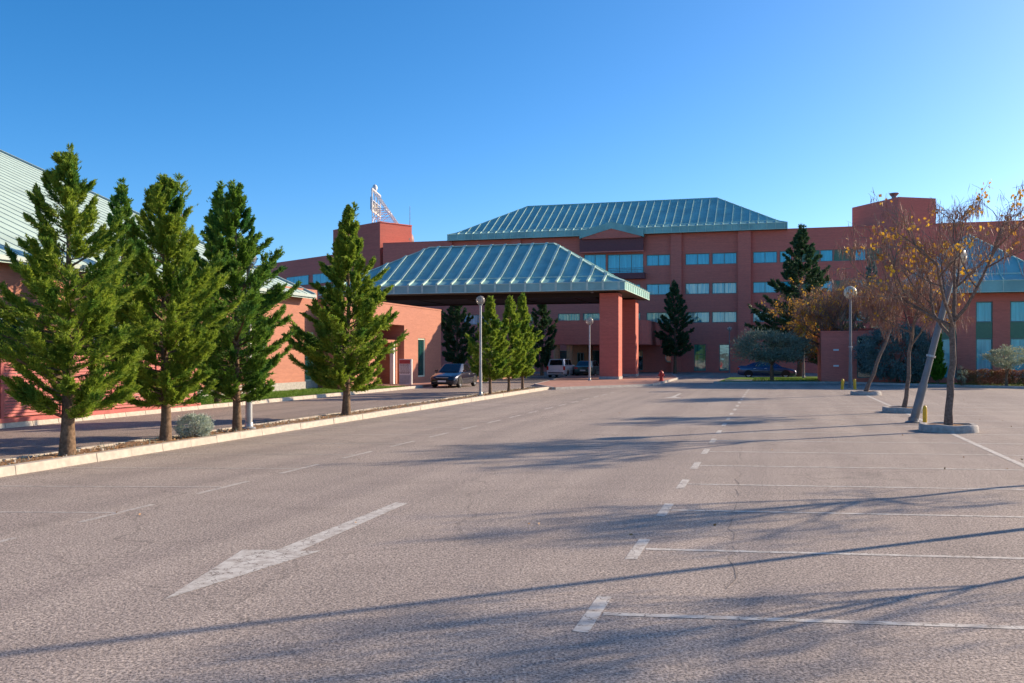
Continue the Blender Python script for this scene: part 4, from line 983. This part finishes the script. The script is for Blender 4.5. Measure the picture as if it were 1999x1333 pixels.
def tree_pit(label, s, w, r=.72, h=.19, seed=1):
    t = thing('tree_pit', label, 'tree pit', s, w, 0, .3*seed, 'round concrete tree pits')
    rr = random.Random(seed); mb = MB(); n = 40
    prof = [(r, 0), (r*.99, h*.8), (r*.95, h), (r*.78, h), (r*.77, h*.55)]
    mb.lathe(prof, n)
    mb.v = [(x*(1+.015*math.sin(9*math.atan2(y, x)+seed)), y*(1+.015*math.cos(7*math.atan2(y, x))), z+(.012*math.sin(5*math.atan2(y, x)+seed) if z > .05 else 0)) for x, y, z in mb.v]
    mb.build('kerb_ring', M['concrete'], t, True)
    mb = MB(); mb.quad(*[(r*.775*math.cos(2*math.pi*j/n), r*.775*math.sin(2*math.pi*j/n), h*.82) for j in range(n)]); mb.build('soil', M['soil'], t)
T1, T2, T3 = (RS+.05, 27.2), (RS, 35.6), (RS, 49.9)
tree_pit('nearest round concrete tree pit under the tree full of brown pods', *T1, .74, .20, 1)
tree_pit('round concrete tree pit under the middle slim tree', *T2, .74, .19, 2)
tree_pit('farthest round concrete tree pit beside the bollards', *T3, .74, .19, 3)
tree_pit('round concrete tree pit beside the near stalls', RS+1.3, 18.0, .74, .19, 4)
tree_pit('round concrete tree pit closest to the camera in the tree row', RS, 12.2, .74, .19, 5)

s, w = S(1291, 743.5, .14)
t = thing('fire_hydrant', 'red fire hydrant on the portico island', 'hydrant', s, w, .14)
mb = MB(); mb.lathe([(.19, 0), (.19, .05), (.13, .07), (.125, .5), (.16, .52), (.16, .57), (.14, .64), (.08, .71), (.03, .73), (.03, .78), (.001, .78)], 18); mb.build('body', M['red'], t, True)
for sx in (-1, 1):
    mb = MB(); mb.lathe([(.07, 0), (.07, .11), (.001, .11)], 12, (0, 0, .42), 'x'); mb.v = [(sx*(x+.1), y, z) for x, y, z in mb.v]; mb.build('nozzle', M['red'], t, True)

s, w = -22.5, 54.6
t = thing('notice_totem', 'white notice totem with red header beside the entrance door', 'sign', s, w, .13, R(8))
mb = MB(); mb.box(-.42, .40, -.10, .10, 0, 1.62); mb.build('panel', M['white'], t, False, .012)
mb = MB(); mb.box(-.40, .30, -.108, -.102, 1.32, 1.58); mb.build('header', simple('totem_red', (.45, .06, .07), .5), t)
mb = MB(); mb.box(-.40, .30, -.108, -.102, .06, .60); mb.build('lower_panel', simple('totem_grey', (.38, .42, .45), .5), t)
mb = MB(); rr = random.Random(4)
for k in range(9):
    z = 1.26-k*.068; x = -.34
    if k in (7,): mb.box(-.40, .30, -.107, -.102, z-.02, z+.012); continue
    while x < .22:
        l = rr.uniform(.04, .13); mb.box(x, min(.26, x+l), -.107, -.102, z-.014 if k else z-.03, z+.014 if k else z+.02); x += l+.03
mb.build('notice_text', simple('totem_ink', (.16, .10, .12), .6), t)

# ------------------------------------------------------------------ cars
def wheel(parent, x, y, r=.31, wd=.21, side=1):
    mb = MB(); h = wd/2
    mb.lathe([(r*.62, -h), (r*.9, -h), (r*.98, -h*.75), (r, -h*.4), (r, h*.4), (r*.98, h*.75), (r*.9, h), (r*.62, h), (r*.62, -h)], 26, (x, y, r), 'x'); o = mb.build('wheel', M['black'], parent, True)
    mb = MB(); mb.lathe([(.001, .5*h), (r*.2, .72*h), (r*.3, .55*h), (r*.56, .55*h), (r*.64, .98*h), (r*.66, .6*h)], 26, (0, 0, 0), 'x')
    for k in range(5):
        a = 2*math.pi*k/5+.3; mb.bar((.66*h, .05*math.cos(a), .05*math.sin(a)), (.72*h, r*.6*math.cos(a), r*.6*math.sin(a)), .055, .03, (1, 0, 0))
    mb.v = [(x+side*vx, y+vy, r+vz) for vx, vy, vz in mb.v]; mb.build('rim', M['rim'], o, True)
def car(name, label, s, w, z, rz, paint, L=4.6, Wd=1.76, Hh_=1.46, style='saloon', roofcol=None):
    t = thing(name, label, 'car' if style != 'van' else 'van', s, w, z, rz)
    hw = Wd/2; f = L/2
    # body stations: (y, z bottom, z shoulder, half width)
    if style == 'saloon':
        st = [(f, .34, .56, hw*.70), (f-.06, .24, .64, hw*.84), (f-.28, .20, .72, hw*.95), (f-.75, .20, .83, hw*.99), (f-1.25, .20, .94, hw), (0, .20, .97, hw), (-f+1.15, .20, 1.00, hw), (-f+.35, .22, 1.02, hw*.97), (-f+.06, .28, .98, hw*.88), (-f, .36, .90, hw*.76)]
        cab = [(f-1.15, .95), (f-1.98, Hh_), (-f+1.55, Hh_-.02), (-f+.62, 1.02)]
    elif style == 'van':
        st = [(f, .36, .66, hw*.72), (f-.06, .26, .78, hw*.86), (f-.25, .22, .90, hw*.95), (f-.6, .20, 1.02, hw*.99), (f-.95, .20, 1.08, hw), (0, .20, 1.08, hw), (-f+.5, .20, 1.08, hw), (-f+.12, .24, 1.06, hw*.97), (-f, .30, 1.02, hw*.93)]
        cab = [(f-.75, 1.06), (f-1.45, Hh_-.02), (-f+.28, Hh_), (-f+.06, 1.06)]
    else:
        st = [(f, .34, .58, hw*.70), (f-.06, .24, .68, hw*.84), (f-.28, .20, .76, hw*.95), (f-.75, .20, .88, hw*.99), (f-1.15, .20, .95, hw), (0, .20, .97, hw), (-f+.6, .20, .99, hw), (-f+.15, .24, .97, hw*.96), (-f, .34, .90, hw*.86)]
        cab = [(f-1.05, .95), (f-1.85, Hh_), (-f+.75, Hh_-.03), (-f+.16, .99)]
    mb = MB(); n = None
    for y, zb, zs, h in st:
        half = [(0, zb), (h*.86, zb), (h*.965, zb+.05), (h, zb+.17), (h, zb+(zs-zb)*.55), (h*.985, zs-.10), (h*.95, zs-.03), (h*.86, zs+.012), (h*.5, zs+.035), (0, zs+.042)]
        ring = half + [(-a, b) for a, b in half[-2:0:-1]]; n = len(ring)
        mb.v += [(a, y, b) for a, b in ring]
    for k in range(len(st)-1):
        for j in range(n):
            j2 = (j+1) % n; mb.f.append((k*n+j, (k+1)*n+j, (k+1)*n+j2, k*n+j2)); mb.mi.append(0)
    mb.f.append(tuple(range(n))); e = (len(st)-1)*n; mb.f.append(tuple(e+j for j in reversed(range(n)))); mb.mi += [0, 0]
    bo = mb.build('body', paint, t, True)
    # cabin
    bw, rw = hw*.90, hw*.70
    if style == 'van': rw = hw*.80
    def sec(y, zz, wdt): return [(-wdt, y, zz), (wdt, y, zz)]
    Y0, Y1, Y2, Y3 = [c[0] for c in cab]; Z0, Z1, Z2, Z3 = [c[1] for c in cab]; zbelt = .93 if style != 'van' else 1.04
    base = [(-bw*.86, Y0, Z0), (bw*.86, Y0, Z0), (bw, Y1+.15, zbelt), (bw, Y2-.1, zbelt+.02), (bw*.88, Y3, Z3), (-bw*.88, Y3, Z3), (-bw, Y2-.1, zbelt+.02), (-bw, Y1+.15, zbelt)]
    top = [(-rw*.9, Y1, Z1-.015), (rw*.9, Y1, Z1-.015), (rw, Y1-.25, Z1), (rw, Y2+.25, Z2), (rw*.88, Y2, Z2-.02), (-rw*.88, Y2, Z2-.02), (-rw, Y2+.25, Z2), (-rw, Y1-.25, Z1)]
    cb = MB(); cb.v = base+top; m_ = 8
    for k in range(8):
        k2 = (k+1) % 8; cb.f.append((k2, k, k+8, k2+8)); cb.mi.append(0)
    cb.f.append((15, 14, 13, 12, 11, 10, 9, 8)); cb.mi.append(0)
    cb.build('cabin', roofcol or paint, t, True, .035)
    def glass(nm, q, ins=(.06, .06, .08, .06)):
        a, b, c, d = [Vector(p) for p in q]; nrm = (b-a).cross(d-a).normalized(); ctr = (a+b+c+d)/4
        if nrm.dot(ctr-Vector((0, (Y1+Y2)/2, 1.0))) < 0: nrm = -nrm
        lo, hi, l, r_ = ins
        P = lambda u, v: (a*(1-u)+b*u)*(1-v)+(d*(1-u)+c*u)*v+nrm*.012
        g = MB(); g.quad(P(l, lo), P(1-r_, lo), P(1-r_, 1-hi), P(l, 1-hi)); g.build(nm, M['carglass'], t)
    glass('windscreen', (base[0], base[1], top[1], top[0]), (.05, .06, .06, .06))
    glass('rear_window', (base[4], base[5], top[5], top[4]), (.10, .12, .08, .08) if style != 'van' else (.06, .16, .07, .07))
    for sx in (1, -1):
        bI = lambda p: (sx*abs(p[0]), p[1], p[2])
        a, b, c, d = bI(base[2]), bI(base[3]), bI(top[3]), bI(top[2])
        A, B_, C_, D_ = [Vector(p) for p in (a, b, c, d)]
        for f0, f1 in ((0, .48), (.48, 1)):
            glass('side_window', (A.lerp(B_, f0), A.lerp(B_, f1), D_.lerp(C_, f1), D_.lerp(C_, f0)), (.06, .10, .05, .04))
        mb = MB(); mb.hexa([(sx*(hw*.93), Y0-.42, .97), (sx*(hw+.13), Y0-.40, .97), (sx*(hw+.13), Y0-.32, .97), (sx*(hw*.93), Y0-.34, .97)][::sx], [(sx*(hw*.93), Y0-.42, 1.08), (sx*(hw+.12), Y0-.40, 1.08), (sx*(hw+.12), Y0-.33, 1.08), (sx*(hw*.93), Y0-.34, 1.08)][::sx]); mb.build('mirror', paint, t)
        zl = st[2][2]; mb = MB(); x0, x1 = sorted((sx*hw*.50, sx*hw*.86))
        mb.hexa([(x0, f-.12-.16*(abs(x0) > abs(x1)), zl-.15), (x1, f-.12-.16*(abs(x1) > abs(x0)), zl-.15), (x1, f-.55, zl-.13), (x0, f-.55, zl-.13)], [(x0, f-.2-.16*(abs(x0) > abs(x1)), zl+.005), (x1, f-.2-.16*(abs(x1) > abs(x0)), zl+.02), (x1, f-.6, zl+.05), (x0, f-.6, zl+.05)]); mb.build('headlight', M['lamp'], t)
        zt2 = st[-1][2]; mb = MB(); x0, x1 = sorted((sx*hw*.52, sx*hw*.90)); hgt = .15 if style != 'van' else .34
        if style == 'van': x0, x1 = sorted((sx*hw*.76, sx*hw*.955))
        mb.box(x0, x1, -f-.012+ (.0), -f+.30, zt2-hgt-.02, zt2-.02); mb.build('taillight', M['tail'], t)
        for yy in (f-.88, -f+.92): 
            wheel(t, sx*(hw-.09), yy, .315, .21, sx)
            mb = MB(); pts = [(sx*(hw+.003), yy+.375*math.cos(a), .33+.375*math.sin(a)) for a in np.linspace(-.25, math.pi+.25, 16)]; mb.quad(*pts); mb.build('wheel_arch', M['black'], t)
        for yy in (Y1-.55, Y1-1.45):
            mb = MB(); mb.box(min(sx*(hw-.01), sx*(hw+.025)), max(sx*(hw-.01), sx*(hw+.025)), yy-.09, yy+.09, .80, .835); mb.build('door_handle', paint if style != 'saloon' else M['rim'], t)
        mb = MB(); mb.box(min(sx*(hw-.02), sx*(hw+.008)), max(sx*(hw-.02), sx*(hw+.008)), -f+1.35, f-1.3, .53, .575); mb.build('side_trim', M['black'], t)
    mb = MB(); mb.box(-hw*.42, hw*.42, f-.10, f+.008, .50, .62); mb.m = 1; mb.box(-hw*.44, hw*.44, f-.1, f+.012, .625, .645); mb.build('grille', [M['black'], M['rim']], t)
    mb = MB(); mb.box(-hw*.6, hw*.6, f-.1, f+.004, .26, .36); mb.build('air_intake', M['black'], t)
    for yy, zz in ((f+.014, .42), (-f-.014, .62 if style == 'saloon' else .60)):
        mb = MB(); mb.box(-.26, .26, yy-.012, yy+.012, zz-.055, zz+.055); mb.build('number_plate', M['plate'], t)
    mb = MB(); mb.box(-hw*.8, hw*.8, -f-.02, -f+.1, .36, .47); mb.build('rear_bumper', M['black'] if style != 'saloon' else paint, t, False, .02)
    return t
s, w = S(880, 757); car('parked_car', 'dark blue saloon facing the camera by the orange brick wing', s-.35, w+1.7, 0, R(180), M['slateblue'], 4.65, 1.78, 1.47)
s, w = S(1087, 737); car('parked_van', 'white small van seen from behind near the main entrance', s, w+1.9, 0, R(-2), M['van'], 4.0, 1.72, 1.64, 'van')
s, w = S(1143, 736); car('parked_car', 'dark green hatchback seen from behind beside the white van', s, w+1.9, 0, R(-6), M['teal'], 4.2, 1.76, 1.48, 'hatch')
s, w = S(1497, 737.5); car('parked_car', 'navy saloon seen from the side behind the olive tree', s, w, 0, R(-90), M['navy'], 4.85, 1.80, 1.46)

# ------------------------------------------------------------------ trees
row_ = 'conifers along the planting strip'
conifer('conifer_tree', 'biggest nearest conifer of the strip with a ragged pale green crown', *med(131), .10, row_, seed=11, H=5.95, RAD=1.85, t0=.12, nb=120, ns=44, nl=44, leaf=(.100, .0195), mat=M['cypress'], rtrunk=.135, ragged=.6, peak=.22, base_w=.62, top_pow=.82)
conifer('conifer_tree', 'dense conifer of the strip standing beside the silver shrub', *med(323), .10, row_, seed=23, H=5.95, RAD=1.7, t0=.13, nb=134, ns=44, nl=44, leaf=(.102, .0205), mat=M['cypress'], rtrunk=.115, ragged=.30, peak=.30, base_w=.55, top_pow=.72, nlead=6)
conifer('conifer_tree', 'conifer of the strip that hides a lamp post', *med(463), .10, row_, seed=37, H=6.35, RAD=1.8, t0=.12, nb=132, ns=42, nl=38, leaf=(.11, .024), mat=M['cypress_b'], nlead=3, rtrunk=.105, ragged=.5, peak=.25, base_w=.6, top_pow=.8)
conifer('conifer_tree', 'lone pointed conifer of the strip in front of the portico roof end', *med(676), .10, row_, seed=41, H=6.75, RAD=2.0, t0=.115, nb=134, ns=42, nl=42, leaf=(.125, .0265), mat=M['cypress'], rtrunk=.125, ragged=.5, peak=.18, base_w=.62, lean=(.02, 0))
for px, Hs, sd, lb in ((957, 4.7, 5, 'leftmost of three small bright conifers at the end of the strip'), (993, 4.9, 6, 'middle of three small bright conifers at the end of the strip'), (1020, 5.2, 7, 'rightmost of three small bright conifers at the end of the strip')):
    conifer('conifer_tree', lb, *med(px), .10, row_, seed=sd, H=Hs, RAD=1.25, t0=.14, nb=100, ns=26, nl=20, leaf=(.15, .042), mat=M['cypress'], rtrunk=.07, peak=.25, base_w=.55, ragged=.35)
# conifers on the lawn by the hall
s, w = SD(238, 33); conifer('conifer_tree', 'tall conifer on the lawn seen between the two nearest strip conifers', s, w, .1, 'conifers on the lawn', seed=51, H=8.1, RAD=2.2, t0=.10, nb=130, ns=30, nl=20, leaf=(.16, .048), mat=M['cypress_b'], rtrunk=.12, peak=.25)
s, w = SD(425, 37); conifer('conifer_tree', 'slender conifer on the lawn behind the conifer that hides a lamp post', s, w, .1, 'conifers on the lawn', seed=53, H=8.7, RAD=2.1, t0=.10, nb=130, ns=30, nl=20, leaf=(.17, .05), mat=M['cypress_b'], rtrunk=.12, peak=.22)
# dark trees before the hotel
s, w = SD(1318, 97); conifer('conifer_tree', 'dark broad conifer before the hotel beside the round window', s, w, 0, None, seed=61, H=9.5, RAD=2.1, t0=.20, nb=90, ns=20, nl=14, leaf=(.30, .11), mat=M['conifer_dark'], rtrunk=.17, peak=.28, base_w=.8, sweep=(-5, 20), top_pow=.8)
s, w = SD(1560, 84); conifer('conifer_tree', 'tall dark conifer behind the golden tree', s, w, 0, None, seed=63, H=13.6, RAD=4.6, t0=.10, nb=150, ns=30, nl=18, leaf=(.32, .10), mat=M['conifer_dark'], rtrunk=.24, peak=.2, base_w=.8, sweep=(-8, 16), curve=25, top_pow=.85)
s, w = SD(893, 92); conifer('conifer_tree', 'dark wide tree in the shade under the portico behind the blue saloon', s, w, 0, None, seed=65, H=7.4, RAD=2.3, t0=.12, nb=80, ns=20, nl=14, leaf=(.30, .11), mat=M['conifer_dark'], rtrunk=.2, peak=.5, base_w=.8, top_pow=.6)
s, w = SD(1058, 88); conifer('conifer_tree', 'dark tree in the shade behind the three small conifers', s, w, 0, None, seed=67, H=7.2, RAD=1.6, t0=.1, nb=70, ns=18, nl=14, leaf=(.30, .10), mat=M['conifer_dark'], rtrunk=.16, peak=.4, base_w=.8, top_pow=.7)
s, w = SD(1650, 80); conifer('conifer_tree', 'dark conifer in the shade behind the low brick block', s, w, 0, None, seed=69, H=6.0, RAD=2.4, t0=.05, nb=70, ns=18, nl=14, leaf=(.30, .10), mat=M['conifer_dark'], rtrunk=.16, peak=.4, base_w=.8, top_pow=.7) if False else None
s, w = SD(1700, 76); conifer('conifer_tree', 'slim grey green conifer above the blue cedar', s, w, 0, None, seed=71, H=10.2, RAD=1.6, t0=.1, nb=80, ns=18, nl=14, leaf=(.24, .07), mat=M['bluecedar'], rtrunk=.16, peak=.3, top_pow=.9)
# broadleaf row with hanging pods
br = 'pod bearing trees in the row'
broadleaf('pod_tree', 'nearest tree full of hanging brown pods with few yellow leaves', *T1, .15, br, seed=101, H=6.7, htrunk=2.95, spread=3.3, lean=(.045, .0), r0=.105, pods=3.6, leaves=.024, pod_len=.33, nlimb=6, nleaf=8)
broadleaf('pod_tree', 'slim pod tree rising from the middle tree pit', *T2, .15, br, seed=103, H=6.0, htrunk=2.7, spread=1.8, lean=(.11, .0), r0=.08, pods=5, leaves=.018, pod_len=.36, nlimb=6, nleaf=7)
broadleaf('pod_tree', 'leaning pod tree rising from the farthest tree pit', *T3, .15, br, seed=105, H=7.2, htrunk=3.3, spread=1.2, lean=(.36, .0), r0=.10, pods=5, leaves=.018, pod_len=.40, nlimb=6, nleaf=7)
s, w = S(1622, 746); broadleaf('pod_tree', 'golden leaved tree in front of the low brick block', s, w, .1, br, seed=107, H=8.2, htrunk=2.7, spread=4.3, lean=(0, 0), r0=.16, pods=5, leaves=.075, leafside=-.5, pod_len=.42, nlimb=13, leaf=.13, nleaf=8, emin=-12)
s, w = S(1646, 747.5); broadleaf('pod_tree', 'crooked bare pod tree behind the big white globe lamp', s, w, .1, br, seed=109, H=8.0, htrunk=3.4, spread=3.8, lean=(.16, 0), r0=.14, pods=5, leaves=.04, pod_len=.42, nlimb=6, nleaf=7)
# row trees just outside the picture; they cast the shadows over the near stalls
broadleaf('pod_tree', 'pod tree beside the near stalls', RS+1.3, 18.0, .15, br, rz=1.2, seed=111, H=6.2, htrunk=2.7, spread=1.1, r0=.07, pods=1.6, leaves=0, nlimb=6)
broadleaf('pod_tree', 'pod tree closest to the camera in the row', RS+.7, 12.2, .15, br, rz=2.0, seed=113, H=5.8, htrunk=2.2, spread=1.6, r0=.045, pods=1.3, leaves=0, nlimb=7)
# shrubs
bush('silver_shrub', 'rounded silver grey shrub on the strip beside a conifer', 'shrub', *med(379), .10, seed=201, rx=.40, ry=.36, rz=.27, zc=.26, n=9000, clumps=120, leaf=(.055, .014), mat=M['santolina'], stems=4, spread=.14, hollow=.7, crown='foliage', trunk='stems', trunk_r=.012)
s, w = S(1507, 744, .1); bush('olive_tree', 'olive tree with a wide grey green dome on the small lawn', 'tree', s, w, .1, seed=203, rx=2.45, ry=2.0, rz=1.25, zc=2.3, n=17000, clumps=110, leaf=(.22, .045), mat=M['olive'], stems=6, stem_h=1.2, spread=.16, hollow=.5, trunk_r=.09, flat=.55)
s, w = SD(1752, 62.5); bush('blue_cedar', 'spreading blue grey cedar before the low brick block', 'tree', s, w, .1, seed=205, rx=2.6, ry=1.8, rz=2.0, zc=2.0, n=36000, clumps=230, leaf=(.15, .05), mat=M['bluecedar'], stems=6, spread=.085, hollow=.6, trunk_r=.07)
s, w = SD(1831, 60); conifer('thuja', 'bright green cone shaped thuja beside the blue cedar', s, w, .1, None, seed=207, H=3.9, RAD=.82, t0=.02, nb=110, ns=22, nl=12, leaf=(.13, .05), mat=M['thuja'], rtrunk=.06, peak=.3, base_w=.85, sweep=(40, 60), curve=20, top_pow=.8, ragged=.15)
s, w = SD(1965, 56.2); bush('olive_tree', 'small pale olive tree in front of the reddish hedge', 'tree', s, w, .1, seed=209, rx=1.15, ry=1.0, rz=.62, zc=1.75, n=5200, clumps=75, leaf=(.13, .035), mat=M['olive_pale'], stems=4, stem_h=.75, spread=.15, hollow=.4, trunk_r=.05)
s, w = SD(1879, 57.3); bush('young_olive', 'tiny pale olive bush at the hedge end', 'shrub', s, w, .1, seed=211, rx=.30, ry=.3, rz=.42, zc=.68, n=500, clumps=16, leaf=(.11, .03), mat=M['olive_pale'], stems=3, spread=.2, trunk_r=.018, crown='foliage', trunk='stems')
# hedge
t = thing('hedge', 'clipped reddish hedge in front of the pavilion', 'hedge', *SD(1955, 57.2), .1)
rngh = np.random.default_rng(77); n = 24000
P = np.stack([rngh.uniform(-2.5, 7.5, n), rngh.uniform(-.35, .35, n), rngh.uniform(0, .98, n)**.8], 1)
P[:, 2] += .05*np.sin(P[:, 0]*5)
leaf_object('foliage', P, rngh.normal(0, .8, (n, 3))+np.array([0, -.4, .5]), .075*rngh.uniform(.6, 1.3, n), .045, M['hedge'], rngh, t)
mb = MB(); 
for k in range(60): x = -2.4+9.8*k/59; mb.tube([(x, rngh.uniform(-.2, .2), 0), (x+rngh.uniform(-.1, .1), rngh.uniform(-.2, .2), .8)], .012, 4)
mb.build('stems', M['bark'], t)

# ------------------------------------------------------------------ sky, sun, camera
EL = R(23.0); SXd, SYd = .904, .428
AZ = math.atan2(SXd, SYd)
wd = bpy.data.worlds.new('World'); scene.world = wd; wd.use_nodes = True
nt = wd.node_tree; bg = nt.nodes['Background']
sky = nt.nodes.new('ShaderNodeTexSky'); sky.sky_type = 'NISHITA'; sky.sun_disc = False
sky.sun_elevation = EL; sky.sun_rotation = AZ; sky.altitude = 300; sky.air_density = .7; sky.dust_density = 1.0; sky.ozone_density = 3.5
hs = nt.nodes.new('ShaderNodeHueSaturation'); hs.inputs['Saturation'].default_value = 1.28; hs.inputs['Hue'].default_value = .497; hs.inputs['Value'].default_value = 1.0
nt.links.new(sky.outputs[0], hs.inputs['Color']); nt.links.new(hs.outputs[0], bg.inputs['Color']); bg.inputs['Strength'].default_value = .062
sun = bpy.data.lights.new('sun', 'SUN'); sun.energy = 2.25; sun.angle = R(.7); sun.color = (1.0, .79, .57)
so_ = bpy.data.objects.new('sun', sun); C.objects.link(so_)
dirv = Vector((SXd*math.cos(EL), SYd*math.cos(EL), math.sin(EL)))
so_.rotation_euler = dirv.to_track_quat('Z', 'Y').to_euler(); so_.location = (40, 10, 40)
cam = bpy.data.cameras.new('camera'); co = bpy.data.objects.new('camera', cam); C.objects.link(co)
co.location = (0, 0, CAMH); co.rotation_euler = (R(90), 0, 0)
cam.sensor_width = 36; cam.lens = 36*F/1999; cam.shift_y = (HY-666.5)/1999; cam.shift_x = -(CX-999.5)/1999; cam.clip_end = 5000; cam.clip_start = .1
scene.camera = co
vs = scene.view_settings; vs.view_transform = 'Standard'; vs.look = 'None'; vs.exposure = 1.84; vs.gamma = 1; vs.use_curve_mapping = False
scene.cycles.max_bounces = 6; scene.cycles.transparent_max_bounces = 8
